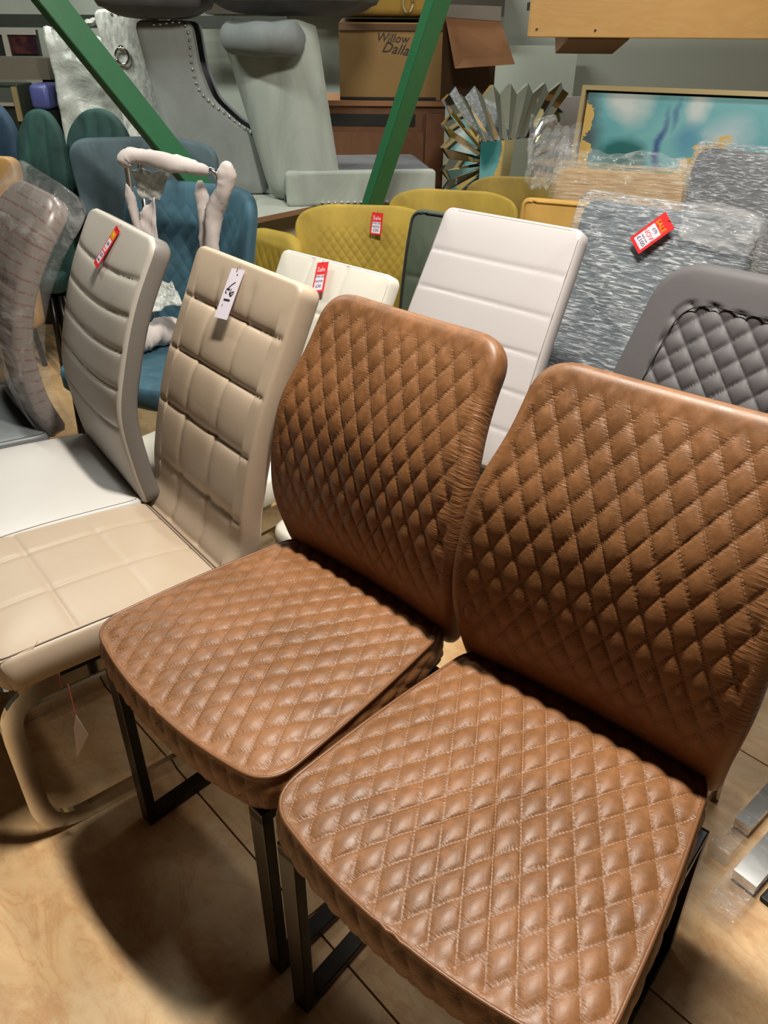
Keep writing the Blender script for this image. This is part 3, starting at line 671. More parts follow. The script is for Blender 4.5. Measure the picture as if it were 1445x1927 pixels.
f = thing('foam_roll', 'white foam strip lying across the teal chair seat', 'packaging')
p0, p1 = atz(246, 650, .512), atz(330, 622, .512)
_t = t; t = f
foamtube([p0+Vector((0, 0, .01)), p0.lerp(p1, .33)+Vector((0, 0, .014)), p0.lerp(p1, .66)+Vector((0, 0, .012)), p1+Vector((.03, .02, .012))], .042, 'foam_body'); t = _t

# ================================================================== shelf unit and the chairs stored on it
SZ = .78
e0, e1 = atz(440, 407, SZ), atz(600, 382, SZ)
d = (e1-e0).normalized(); nn = Vector((-d.y, d.x, 0))
su = thing('shelf_unit', 'off-white laminate shelf unit with raw chipboard front edge, carrying the grey velvet chairs', 'shelf')
def plan(pts, z0, z1, name, m, par): return MB().prism([(p[0], p[1]) for p in pts], 2, z0, z1).go(name, m, par)
A0 = e0-d*.12; A1 = e0+d*.65
poly = [Vector(q) for q in ((-.54, 2.955, 0), tuple(A1), (.0, 3.98, 0), (-.62, 3.98, 0), (-.62, 4.55, 0), (-1.5, 4.55, 0), (-1.5, 3.74, 0), (-.98, 3.74, 0), (-.96, 3.46, 0), (-.54, 3.42, 0))]
plan([(p.x, p.y) for p in poly][::-1], SZ-.018, SZ, 'shelf_top', M['shelf'], su)
plan([(p.x, p.y) for p in [Vector((-.54, 2.955, 0))-nn*.001, A1-nn*.001, A1-nn*.004, Vector((-.54, 2.955, 0))-nn*.004]], SZ-.019, SZ-.0, 'edge_strip', M['mdf'], su)
plan([(p.x, p.y) for p in [A0+nn*.03+d*.22, A1+nn*.03, A1+nn*.05, A0+nn*.05+d*.22]], 0, SZ-.02, 'front_panel', M['cream'], su)
for q in (Vector((-.2, 3.92, 0)), Vector((-1.4, 4.45, 0)), Vector((-.7, 4.45, 0))): MB().box(q.x-.03, q.x+.03, q.y-.03, q.y+.03, 0, SZ-.018).go('shelf_leg', M['dark'], su)

def studs(par, pts, n, r=.0065):
    P = spline(pts, 20); dd = np.r_[0, np.cumsum(np.linalg.norm(np.diff(P, axis=0), axis=1))]
    for k, s in enumerate(np.linspace(0, dd[-1], n)):
        c = [np.interp(s, dd, P[:, i]) for i in range(3)]
        if k == 0:
            me = MB().lathe([(0.0001, -r*.7), (r*.7, -r*.6), (r, 0), (r*.7, r*.6), (0.0001, r*.7)], n=8).go('stud', M['stud'], par, smooth=True); me.location = c; m0 = me
        else:
            o = m0.copy(); C.objects.link(o); o.parent = par; o.location = c
def panel_side(name, par, prof, x0, x1, mat, r=.02):
    """upholstered side panel: profile in (y,z), extruded in x with soft edges"""
    O, per = outline(prof, r, 120); c = O.mean(0); th = (x1-x0); n = 120
    V = []; lv = [(.0, .25), (.0, .8), (0, .97), (.12, 1.), (.3, 1.008), (.7, 1.008), (.88, 1.), (1, .97), (1, .8), (1, .25)]
    for tt, sc in lv:
        q = c+(O-c)*sc
        for a in q: V.append((x0+th*tt, a[0], a[1]))
    F = [(k*n+j, k*n+(j+1) % n, (k+1)*n+(j+1) % n, (k+1)*n+j) for k in range(len(lv)-1) for j in range(n)]
    F += [tuple(range(n-1, -1, -1)), tuple((len(lv)-1)*n+j for j in range(n))]
    return mesh(name, V, F, mat, par)
# A: pale grey wing chair in profile, facing right
pN = Vector((-.30, 3.262, SZ+.008)); ang = R(98)
t = thing('wing_chair', 'pale grey velvet wing chair without legs, facing right on the shelf edge', 'chair', (pN.x, pN.y, SZ), ang)
W2 = .46
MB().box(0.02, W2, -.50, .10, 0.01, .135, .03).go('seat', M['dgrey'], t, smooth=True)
panel_side('seat_side', t, [(-.50, .0), (.10, .0), (.10, .13), (-.50, .13)], -.012, .03, M['lgrey'], .015)
def shell(name, par, low, high, thick, mat, n=26, m=18, rim=.02, rise=0.):
    """leaning curved upholstered panel lofted from a low plan curve to a high one; world points"""
    A = spline([tuple(p) for p in low], 20); B_ = spline([tuple(p) for p in high], 20)
    rs = lambda P, k: np.array([[np.interp(u, np.linspace(0, 1, len(P)), P[:, i]) for i in range(3)] for u in np.linspace(0, 1, k)])
    A, B_ = rs(A, m), rs(B_, m); G = np.array([A*(1-v)+B_*v+np.array([0, 0, 1])*0 for v in np.linspace(0, 1, n)])
    du = np.gradient(G, axis=1); dv_ = np.gradient(G, axis=0); nr_ = np.cross(du, dv_); nr_ /= np.linalg.norm(nr_, axis=2)[..., None]
    iu = np.minimum(np.arange(m), m-1-np.arange(m))/(m-1)*2; iv_ = np.minimum(np.arange(n), n-1-np.arange(n))/(n-1)*2
    th = thick/2*(np.clip(iu*4, 0, 1)[None, :]**.5*.75+.25)*(np.clip(iv_*5, 0, 1)[:, None]**.5*.75+.25)
    mid = G-nr_*thick/2; F_ = mid+nr_*th[..., None]; K_ = mid-nr_*th[..., None]
    iw = par.matrix_world.inverted(); V = [tuple(iw @ Vector(p)) for p in np.vstack([F_.reshape(-1, 3), K_.reshape(-1, 3)])]
    F = []; N0 = n*m
    for i in range(n-1):
        for j in range(m-1):
            a = i*m+j; F += [(a, a+1, a+m+1, a+m), (N0+a, N0+a+m, N0+a+m+1, N0+a+1)]
    for i in range(n-1): a = i*m; F += [(a, a+m, N0+a+m, N0+a), (a+m-1, N0+a+m-1, N0+a+2*m-1, a+2*m-1)]
    for j in range(m-1): F += [(j, N0+j, N0+j+1, j+1), ((n-1)*m+j, (n-1)*m+j+1, N0+(n-1)*m+j+1, N0+(n-1)*m+j)]
    return mesh(name, V, F, mat, par)
bpy.context.view_layer.update()
bz_ = lambda px, py: atz(px, py, SZ+.004)
low = [bz_(499, 372), bz_(535, 380), bz_(575, 386), Vector((-.24, 3.262, SZ+.004)), Vector((-.17, 3.27, SZ+.004))]
high = [at(404, 66, 3.52), at(452, 50, 3.38), at(510, 40, 3.28), at(560, 36, 3.26), at(603, 46, 3.30)]
shell('wing', t, low, high, .085, M['lgrey'])
sm = [tuple(t.matrix_world.inverted() @ p) for p in (at(537, 381, 3.335), at(527, 290, 3.34), at(512, 200, 3.345), at(494, 110, 3.33))]
MB().tube(spline(sm, 10), .004).go('seam', M['grey'], t, smooth=True)
rl = [tuple(t.matrix_world.inverted() @ p) for p in (at(425, 68, 3.42), at(470, 74, 3.30), at(520, 74, 3.22), at(575, 72, 3.22))]
MB().tube(spline(rl, 8), lambda u: .056*min(1, (u*9+.05)**.5, ((1-u)*9+.05)**.5)*(1+.04*math.sin(17*u)), n=18).go('top_roll', M['grey'], t, smooth=True)
far = [(-.06, .10), (.10, .05), (.13, .30), (.16, .56), (.12, .61), (.04, .61), (-.03, .60), (-.05, .35), (-.14, .14)]
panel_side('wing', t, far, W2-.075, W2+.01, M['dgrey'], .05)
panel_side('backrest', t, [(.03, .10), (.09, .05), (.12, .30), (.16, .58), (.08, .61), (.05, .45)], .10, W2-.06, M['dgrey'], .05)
studs(t, [(-.016, -.04, .014), (-.016, -.20, .014), (-.016, -.46, .014)], 17)
for k in range(4):
    MB().lathe([(.0001, -.006), (.012, -.004), (.013, 0), (.0001, .006)], (W2-.08, .02+.05*(k % 2), .28+.1*k), 10).go('button', M['dgrey'], t, smooth=True)
def stud_chair(label, loc, ang, mat, mside, H, W, dep, ns=26, group=None, tw=.22):
    t = thing('wing_chair', label, 'chair', loc, ang, group)
    MB().box(.02, W-.02, -dep+.02, .0, .02, .14, .03).go('seat', mat, t, smooth=True)
    a = .10; sd = [(-dep, 0), (.02, 0), (.05, H*.5), (a, H), (a-tw, H), (a-tw-.012, H*.75), (a-tw-.05, H*.57), (-dep*.72, H*.43), (-dep, H*.34)]
    panel_side('side_panel', t, sd, -.03, .03, mside, .035)
    panel_side('side_panel', t, sd, W-.03, W+.03, mat, .035)
    panel_side('backrest', t, [(-.06, .02), (.01, .01), (.045, H*.5), (a-.01, H*.99), (a-.09, H*.99), (-.03, H*.5)], .02, W-.02, mat, .03)
    q = lambda y, z: (-.034, y+.012, z)
    studs(t, [q(a-.09, H-.012), q(a-tw+.01, H-.014), q(a-tw, H*.75), q(a-tw-.03, H*.60), q(-dep*.72, H*.455), q(-dep+.02, H*.36)], ns)
    for sx in (.05, W-.05): MB().tube([(sx, -.02, 0), (sx, -.02, .03)], .014).go('leg_socket', M['dark'], t, smooth=True)
    return t
c2 = stud_chair('mid grey velvet chair with stud trimmed side panel, left of the pale wing chair', (-.885, 3.52, SZ+.004), R(92), M['dgrey'], velvet('light grey velvet side', (158, 164, 160), .12, .4), .625, .18, .37)
c3 = stud_chair('crushed silver velvet chair with stud trim and ring knocker, behind the green brace', (-1.13, 3.80, SZ+.004), R(92), M['silver'], M['silver'], .665, .17, .34, tw=.27)
MB().tube([(-.042, .028*math.cos(a)-.0, .50+.03*math.sin(a)) for a in np.linspace(0, 6.0, 20)], .006).go('knocker_ring', M['chrome'], c3, smooth=True)
MB().tube([(-.03, 0, .53), (-.045, 0, .53)], .012).go('knocker_plate', M['chrome'], c3, smooth=True)
c4 = stud_chair('pale chair under a milky plastic cover, left end of the shelf', (-1.42, 4.10, SZ+.004), R(92), M['lgrey'], M['lgrey'], .56, .40, .36, 6, tw=.26)
sheet('plastic_cover', [(-.06, .13, .60), (-.06, -.20, .56), (-.08, -.38, .02), (-.08, .12, .02)], M['milky'], c4, .016, 34, 9)
sheet('plastic_cover', [(-.05, .12, .60), (.42, .14, .60), (.44, -.05, .64), (-.05, -.14, .64)], M['milky'], c4, .010, 30, 10)
# upturned chairs on top
def upturned(label, cx, cy, z, ang, mat, w=.50, dpt=.46, h=.20):
    t = thing('upturned_chair', label, 'chair', (cx, cy, z), ang, 'upturned velvet chairs on top of the stack')
    mp = mapper([(-dpt/2, h), (0, h), (dpt/2, h)])
    f = lambda X, s, n: np.c_[X, s, -n]
    cushion('seat', t, mat, [(-w/2, -dpt/2), (w/2, -dpt/2), (w/2, dpt/2), (-w/2, dpt/2)], .09, f, None, K=14, N_=160, side=[(0, 0), (.02, -.006), (.035, -.03), (.04, -.08), (.035, -h)], crown=.035)
    for sx in (-1, 1):
        for sy in (-1, 1): MB().tube([(sx*(w/2-.05), sy*(dpt/2-.05), h-.01), (sx*(w/2-.02), sy*(dpt/2-.02), h+.35)], .018).go('leg', M['dark'], t, smooth=True)
upturned('dark grey velvet chair upturned above the pale wing chair', -.35, 3.46, 1.462, R(-8), M['dgrey'], .54, .42)
upturned('dark grey velvet chair upturned above the studded grey chair', -.90, 3.54, 1.447, R(4), M['dgrey'], .36, .34)
MB_ = thing('care_card', 'pale pink printed card between the silver and grey chairs', 'card')
p = [at(295, 75, 3.9), at(317, 82, 3.9), at(325, 117, 3.9), at(302, 112, 3.9)]
mesh('card_sheet', [tuple(q) for q in p]+[tuple(q+Vector((0, .004, 0))) for q in p], [(3, 2, 1, 0), (4, 5, 6, 7), (0, 1, 5, 4), (1, 2, 6, 5), (2, 3, 7, 6), (3, 0, 4, 7)], plain('pale pink card', (206, 184, 188), .7), MB_, smooth=False)

# ================================================================== green rack braces
def brace(label, P0, P1, w, h, ref):
    t = thing('rack_brace', label, 'brace', tuple(P1)); a = P0-P1
    dn = a.normalized(); n = 2
    MB().tube([(0, 0, 0), tuple(a)], w, h*.12, ref=ref).go('web', M['green'], t)
    rf = Vector(ref); A = (rf-dn*rf.dot(dn)).normalized(); B_ = dn.cross(A)
    for sg in (-1, 1):
        o = A*(sg*w/2)
        MB().tube([tuple(o+B_*h/2*BS), tuple(a+o+B_*h/2*BS)], .004, h, ref=tuple(A)).go('flange', M['green'], t)
    for k in range(2): MB().lathe([(.0001, -.004), (.009, -.004), (.009, .004), (.0001, .004)], tuple(a*(.04+.03*k)), 8).go('bolt', M['dark'], t)
    return t
def ext(P, Q, z):     # extend line PQ to height z
    t = (z-P.z)/(Q.z-P.z); return P+(Q-P)*t
BS = 1
Pa, Pb = at(100, 0, 2.70), at(334, 294, 2.825)
brace('green painted steel brace crossing the silver velvet chair diagonally', ext(Pa, Pb, 2.7), ext(Pa, Pb, .004), .072, .045, (1, .95, .45))
Pa, Pb = at(833, 0, 2.80), at(706, 388, 2.99)
brace('green painted steel brace leaning in front of the cardboard box', ext(Pa, Pb, 2.7), ext(Pa, Pb, .004), .062, .04, (1, .5, .3))

# ================================================================== cabinet, boxes, overhead board
cab = thing('cabinet', 'brown veneer cabinet with panelled door behind the right brace', 'cabinet', (0, 0, 0))
ya = 4.05; k0, k1 = at(640, 196, ya), at(838, 200, ya); zt = k1.z
MB().box(k0.x-.3, k1.x, ya, ya+.5, 0, zt, 0).go('body', M['cabinet'], cab)
MB().box(k0.x-.3, k1.x+.01, ya-.02, ya+.5, zt, zt+.022, 0).go('cabinet_top', M['cardflap'], cab)
MB().box(k0.x-.2, k1.x-.14, ya-.006, ya+.001, zt-.085, zt-.035).go('recess_shade', M['dark'], cab)  # near-black strip on the front; the recess's shade is put into its colour
MB().box(k1.x-.09, k1.x-.01, ya-.02, ya, .05, zt-.03).go('door_stile', M['cabinet'], cab)
MB().box(k0.x-.2, k1.x-.10, ya-.012, ya, .05, zt-.11).go('door_panel', M['cabinet'], cab)
bx = thing('cardboard_box', 'large brown cardboard box with handwriting and open flap, on the brown cabinet', 'box')
zb = zt+.024; z1 = at(700, 42, ya).z; b0 = at(640, 190, ya+.0).x; b1 = at(828, 190, ya).x; b2 = at(930, 190, ya+.3).x
MB().box(b0, b1, ya, ya+.012, zb, z1).go('front_panel', M['card'], bx)
MB().prism([(b1, ya), (b1+.01, ya+.01), (b2, ya+.36), (b2-.012, ya+.36), (b1-.01, ya+.01)], 2, zb, z1).go('side_panel', M['cardshade'], bx)
MB().box(b0, b2-.01, ya+.35, ya+.36, zb, z1).go('back_panel', M['cardshade'], bx)
MB().box(b0, b1, ya+.01, ya+.35, zb, zb+.01).go('bottom_panel', M['cardshade'], bx)
MB().prism([(ya-.012, z1-.03), (ya+.0, z1-.005), (ya+.34, z1+.02), (ya+.34, z1+.012)], 0, b0, b1).go('top_flap', M['cardshade'], bx)
MB().box(b0, b1-.02, ya-.003, ya, zb+.0, zb+.012).go('tape', M['dark'], bx)
fq = [at(838, 32, ya+.0), at(942, 40, ya+.22), at(969, 121, ya+.12), at(856, 129, ya-.10)]
n_ = Vector((0, .006, .0))
mesh('side_flap', [tuple(q) for q in fq]+[tuple(q+n_) for q in fq], [(3, 2, 1, 0), (4, 5, 6, 7), (0, 1, 5, 4), (1, 2, 6, 5), (2, 3, 7, 6), (3, 0, 4, 7)], M['cardflap'], bx, smooth=False)
fq = [at(842, 8, ya+.0), at(944, 12, ya+.22), at(942, 40, ya+.215), at(838, 32, ya-.005)]
mesh('tape', [tuple(q) for q in fq]+[tuple(q+n_) for q in fq], [(3, 2, 1, 0), (4, 5, 6, 7), (0, 1, 5, 4), (1, 2, 6, 5), (2, 3, 7, 6), (3, 0, 4, 7)], M['tape'], bx, smooth=False)
def text(body, mat, parent, M4, size, name='lettering', shear=0, ext_=.0004):
    cu_ = bpy.data.curves.new('t', 'FONT'); cu_.body = body; cu_.size = size; cu_.extrude = ext_; cu_.align_x = 'CENTER'; cu_.align_y = 'CENTER'; cu_.shear = shear; cu_.resolution_u = 2
    o = bpy.data.objects.new('t', cu_); C.objects.link(o); dg = bpy.context.evaluated_depsgraph_get(); me = bpy.data.meshes.new_from_object(o.evaluated_get(dg))
    bpy.data.objects.remove(o); me.materials.clear(); me.materials.append(mat); q = bpy.data.objects.new(name, me); C.objects.link(q); q.parent = parent; q.matrix_local = M4; return q
def frontM(p, yaw=0, tilt=0, roll=0):
    return Matrix.Translation(p) @ Matrix.Rotation(yaw, 4, 'Z') @ Matrix.Rotation(math.pi/2+tilt, 4, 'X') @ Matrix.Rotation(roll, 4, 'Z')
text('Willow', M['inkdark'], bx, frontM(at(738, 72, ya-.002), roll=-.05), .05, shear=.3, ext_=.0006)
text('Dallas', M['inkdark'], bx, frontM(at(748, 93, ya-.002), roll=-.12), .06, shear=.4, ext_=.0006)
yw = thing('wrapped_parcel', 'yellow plastic wrapped parcel on top of the cardboard box', 'parcel')
q = at(740, 15, ya+.1)
MB().box(b0, b1-.02, ya+.0, ya+.34, z1+.024, z1+.25, .03).go('parcel_body', plain('yellow ochre plastic', (190, 150, 72), .3), yw, smooth=True)
MB().tube([(b1-.16+.022*math.cos(a), ya-.006, z1+.075+.04*math.sin(a)) for a in np.linspace(0, 6.2, 16)], .006).go('handle_ring', M['framegold'], yw, smooth=True)
# overhead pine board on bracket
pb = thing('pine_board', 'wide pale pine shelf board hanging over the painting', 'shelf board')
yb = 3.6; g0, g1 = at(995, 70, yb), at(1560, 64, yb-.0)
MB().box(g0.x, g1.x+.5, yb, yb+.045, g0.z, g0.z+.42, .004).go('front_board', M['pine'], pb)
MB().box(g0.x+.05, g1.x+.5, yb+.05, 4.05, g0.z+.10, g0.z+.13).go('shelf_board', M['dark'], pb)
MB().prism([(yb+.06, g0.z+.10), (yb+.06, g0.z-.005), (yb+.30, g0.z-.06), (yb+.42, g0.z+.10)], 0, g0.x+.17, g0.x+.42).go('bracket', M['mdf'], pb)
cf = [at(1010, 55, yb-.002), at(1120, 57, yb-.002)]
for c_ in cf: MB().tube([tuple(c_+Vector((0, -.001, 0))), tuple(c_+Vector((0, .004, 0)))], .005).go('screw', M['stud'], pb)
dsh = thing('upper_shelf', 'dark upper shelf at the top behind the cardboard box', 'shelf')
p = at(960, 30, 4.7); MB().box(p.x-1.6, p.x-.02, 4.8, 4.98, p.z, p.z+.2).go('shelf_body', plain('dark brown shelf', (66, 58, 46), .8), dsh)

# ================================================================== painting
c0, c1 = at(1098, 160, 3.72), at(1445, 172, 3.34)
dv = (c1-c0); dv.z = 0; dv.normalize(); LW = 1.25; LH = .80; cn = Vector((dv.y, -dv.x, 0)); ln = .12
upv = (Vector((0, 0, 1))*math.cos(ln)-cn*math.sin(ln)); upn = cn*math.cos(ln)+Vector((0, 0, 1))*math.sin(ln)
pt = thing('canvas_painting', 'abstract teal and gold painting in a champagne frame, leaning under the pine board', 'painting')
pt.matrix_world = Matrix(((dv.x, upv.x, upn.x, c0.x), (dv.y, upv.y, upn.y, c0.y), (0, upv.z, upn.z, c0.z), (0, 0, 0, 1)))
# local: x along top edge, y up, z towards viewer; origin top-left
def lbox(x0, x1, y0, y1, z0, z1, name, m): return MB().box(x0, x1, y0, y1, z0, z1).go(name, m, pt)
for a in ((0, LW, -.018, 0), (0, LW, -LH, -LH+.018), (0, .018, -LH+.018, -.018), (LW-.018, LW, -LH+.018, -.018)): lbox(*a, -.03, .012, 'frame_bar', M['framegold'])
lbox(.018, LW-.018, -LH+.018, -.018, -.03, -.02, 'backing', M['dark'])
ca = [(.026, -.026), (LW-.026, -.026), (LW-.026, -LH+.026), (.026, -LH+.026)]
mesh('canvas', [(x, y, -.004) for x, y in ca]+[(x, y, -.02) for x, y in ca], [(3, 2, 1, 0), (4, 5, 6, 7), (0, 1, 5, 4), (1, 2, 6, 5), (2, 3, 7, 6), (3, 0, 4, 7)], M['painting'], pt,
     uv=[(x/LW, 1+y/LH) for x, y in ca]*2, smooth=False)

# ================================================================== sunburst mirror
m0, m1 = at(838, 168, 3.49), at(1066, 160, 3.96)
mv = m1-m0; MW = Vector((mv.x, mv.y, 0)).length; mv.z = 0; mv.normalize(); mn = Vector((mv.y, -mv.x, 0)); ln = .03
mu = Vector((0, 0, 1))*math.cos(ln)-mn*math.sin(ln); mz = mn*math.cos(ln)+Vector((0, 0, 1))*math.sin(ln)
mi_ = thing('sunburst_mirror', 'square sunburst wall mirror of folded mirror strips, beside the painting', 'mirror')
hx, hy, ix, iy = MW/2, .30, MW*.225, .095
cen = m0+mv*hx-mu*hy
mi_.matrix_world = Matrix(((mv.x, mu.x, mz.x, cen.x), (mv.y, mu.y, mz.y, cen.y), (0, mu.z, mz.z, cen.z), (0, 0, 0, 1)))
MB().box(-hx*.84, hx*.84, -hy*.84, hy*.84, -.03, -.012).go('backing', M['dark'], mi_)
MB().box(-ix-.004, ix+.026, -iy-.026, iy+.004, -.012, .004).go('centre_frame', M['dark'], mi_)
MB().box(-ix, ix, -iy, iy, .004, .010).go('centre_glass', M['mirror'], mi_)
nr = 7
for sd in range(4):
    H_, W_, h_, w_ = (hy, hx, iy, ix) if sd % 2 == 0 else (hx, hy, ix, iy)
    cs, sn = [(1, 0), (0, 1), (-1, 0), (0, -1)][sd]
    rot = lambda x, y: (x*cs-y*sn, x*sn+y*cs)
    for i in range(nr):
        f0, f1 = -1+2*i/nr, -1+2*(i+1)/nr; fm = (f0+f1)/2
        P = [(f0*W_*.97, H_*.90, -.004), (fm*W_*1.02, H_*1.03, .008), (f1*W_*.97, H_*.90, -.004), (f0*w_, h_, .002), (fm*w_, h_, .010), (f1*w_, h_, .002)]
        V = [(*rot(x, y), z) for x, y, z in P]+[(*rot(x, y), -.012) for x, y, z in P]
        for fc in ((0, 1, 4, 3), (1, 2, 5, 4)):
            vv = [V[j] for j in fc]+[V[j+6] for j in fc]
            mesh('mirror_strip', vv, [(0, 1, 2, 3), (7, 6, 5, 4), (0, 4, 5, 1), (1, 5, 6, 2), (2, 6, 7, 3), (3, 7, 4, 0)], M['mirror'], mi_, smooth=False)
    
# plastic heaps between mirror and painting
pl = thing('plastic_bag', 'crumpled clear plastic bag between the mirror and the painting', 'plastic bag')
sheet('film', (at(1000, 215, 3.42), at(1092, 240, 3.42), at(1085, 345, 3.25), at(985, 350, 3.25)), M['clear'], pl, .018, 34, 11)
sheet('film', (at(990, 280, 3.35), at(1070, 235, 3.38), at(1075, 350, 3.22), at(1000, 352, 3.22)), M['clear'], pl, .022, 34, 12)
pl = thing('plastic_wrap', 'loose clear plastic draped over the tan wrapped chair', 'plastic wrap')
sheet('film', (at(1085, 285, 3.16), at(1290, 292, 3.08), at(1300, 330, 2.99), at(1045, 325, 3.06)), M['clear'], pl, .012, 30, 13)
lc = thing('card_sheet', 'pale lilac card standing behind the plastic bag', 'card')
q = at(1058, 182, 4.6); MB().box(q.x-.06, q.x+.14, 4.6, 4.63, 0, q.z).go('card_body', M['lilaccard'], lc)
wp = thing('wall_panel', 'pale board leaning on the wall behind the sunburst mirror', 'board')
q = at(930, 85, 4.85); q2 = at(1050, 152, 4.85); MB().box(q.x, q2.x+.1, 4.9, 4.94, 0, q.z).go('board_body', plain('pale green board', (206, 214, 200), .6, var=.02), wp)

# ================================================================== far left background
bb = thing('shelf_beam', 'dark steel shelf beam at the upper left corner', 'beam')
p0, p1 = at(-30, 26, 4.6), at(100, 52, 4.6); MB().box(p0.x-.6, p1.x+1.2, 4.6, 4.66, p1.z, p0.z).go('beam_body', plain('dark green grey steel', (52, 56, 48), .6), bb)
tv = thing('picture_frame', 'small dark picture in a pale frame, at the left edge below the beam', 'picture')
p0, p1 = at(-20, 55, 4.4), at(76, 106, 4.4)
MB().box(p0.x, p1.x, 4.4, 4.43, p1.z, p0.z).go('backing', M['dark'], tv)
for a in ((p0.x, p1.x, p0.z-.022, p0.z), (p0.x+.06, p0.x+.085, p1.z, p0.z-.022)): MB().box(a[0], a[1], 4.385, 4.4, a[2], a[3]).go('frame_bar', M['tape'], tv)
pm = N('dark figurative picture'); pm.set(Base_Color=pm.ramp(pm.noise(9, 4), [(.35, srgb(20, 20, 40)), (.55, srgb(60, 34, 40)), (.7, srgb(110, 66, 50)), (.8, srgb(60, 70, 130))]), Roughness=.25)
MB().box(p0.x+.09, p1.x-.005, 4.392, 4.4, p1.z+.01, p0.z-.025).go('print', pm.m, tv)
cn_ = thing('counter', 'grey brown counter top behind the navy chair', 'counter')
p0, p1 = at(-40, 108, 4.3), at(95, 150, 4.3)
MB().box(p0.x-.6, p1.x, 4.3, 4.5, p1.z, p0.z).go('counter_body', plain('grey brown board', (128, 118, 102), .5), cn_)
MB().box(p0.x-.5, p0.x-.44, 4.35, 4.41, 0, p1.z).go('leg', M['dark'], cn_); MB().box(p1.x-.06, p1.x, 4.35, 4.41, 0, p1.z).go('leg', M['dark'], cn_)
gc = thing('glass_cabinet', 'small glass fronted cabinet with bright metal edge at the left edge', 'cabinet')
p0, p1 = at(-30, 158, 4.1), at(44, 215, 4.1)
MB().box(p0.x, p1.x, 4.1, 4.28, 0, p0.z, .005).go('body', plain('dark green cabinet', (44, 52, 40), .4), gc)
MB().box(p0.x+.01, p1.x-.03, 4.092, 4.1, p1.z+.05, p0.z-.015).go('glass_pane', M['glass'], gc)
MB().box(p1.x-.028, p1.x-.004, 4.088, 4.1, p1.z-.03, p0.z-.01).go('door_edge', M['framegold'], gc)
MB().box(p0.x+.01, p1.x-.03, 4.086, 4.1, p1.z+.035, p1.z+.05).go('door_rail', M['tape'], gc)
bg = thing('plastic_parcel', 'blue violet plastic parcel beside the glass cabinet', 'parcel')
p0, p1 = at(50, 158, 4.0), at(95, 208, 4.0)
MB().box(p0.x, p1.x, 4.0, 4.2, p1.z, p0.z, .02).go('parcel_body', M['bluebag'], bg, smooth=True)
MB().box(p0.x, p1.x, 4.0, 4.2, 0, p1.z-.002).go('parcel_base', M['dark'], bg)

# ================================================================== neighbour chair legs, plastic wrapped (lower right)
ex, ey = .576-.42*.711, 1.175-.42*.703
t = thing('dining_chair', 'chair beyond the right edge whose flat chrome legs are wrapped in clear plastic', 'chair', (ex+.50*.70+.05, ey-.50*.711-.02, 0), -.74)
smap = mapper([(0, .47), (.2, .474), (.42, .468)]); cushion('seat', t, M['charcoal'], [(-.15, 0), (.25, 0), (.25, .4), (-.15, .4)], .04, smap, None, K=10, N_=140, side=BOX(.07, .01), crown=.01)
bm = mapper([(.42, .465), (.455, .62), (.51, .78), (.60, 1.0)]); cushion('backrest', t, M['charcoal'], [(-.10, 0), (.25, 0), (.25, bm.L), (-.10, bm.L)], .05, bm, None, K=12, N_=160, T=.05)
def bar(par, p, q, w, h, mat, name, grow=0):
    p, q = Vector(p), Vector(q); MB().tube([tuple(p), tuple(q)], w+grow, h+grow, ref=(.70, -.71, 0)).go(name, mat, par, smooth=False)
inv = t.matrix_world.inverted()
bpy.context.view_layer.update()
def wrapped_bar(par, pa, pb, w=.05, hh=.028):
    iv = par.matrix_world.inverted(); a, b = iv @ pa, iv @ pb; rf = (1, 0, 0)
    MB().tube([tuple(a.lerp(b, .28)), tuple(b)], w*.82, hh*.7, ref=rf).go('leg', M['chrome'], par)
    P = [tuple(a.lerp(b, s_)) for s_ in np.linspace(0, 1, 14)]
    o = MB().tube(P, w, hh, ref=rf).go('plastic_sleeve', M['clear'], par, smooth=False)
wrapped_bar(t, atz(1345, 1722, .02), atz(1520, 1520, .02), .055, .034)
wrapped_bar(D[0], atz(1350, 1606, .02), atz(1500, 1440, .02), .040, .032)
bl = thing('dark_slab', 'dark flat pad on the floor at the lower right edge', 'slab')
q = atz(1440, 1720, 0); o = MB().box(0, .3, -.04, .06, 0, .012, .004).go('slab_body', M['dark'], bl); bl.location = (q.x+.035, q.y-.02, 0); bl.rotation_euler = (0, 0, R(38))  # thin near-black slab lying on the floor

# ================================================================== price tags
def tagplace(cen, up, normal):
    """matrix: x right, y up, z normal"""
    n = normal.normalized(); u = (up-n*up.dot(n)).normalized(); x = u.cross(n)
    return Matrix(((x.x, u.x, n.x, cen.x), (x.y, u.y, n.y, cen.y), (x.z, u.z, n.z, cen.z), (0, 0, 0, 1)))
def hit_pt(px, py, chair_obj, names=('backrest', 'bubble_wrap')):
    bpy.context.view_layer.update(); best = None
    o_ = Vector((0, 0, CH)); d_ = Vector(ray(px, py)).normalized()
    for ch in chair_obj.children:
        if ch.name.split('.')[0] in names:
            iv = ch.matrix_world.inverted(); lo = iv @ o_; ld = (iv.to_3x3() @ d_).normalized()
            ok, loc, nr_, ix = ch.ray_cast(lo, ld)
            if ok:
                wl = ch.matrix_world @ loc
                if best is None or (wl-o_).length < (best[0]-o_).length: best = (wl, (ch.matrix_world.to_3x3() @ nr_).normalized())
    return best
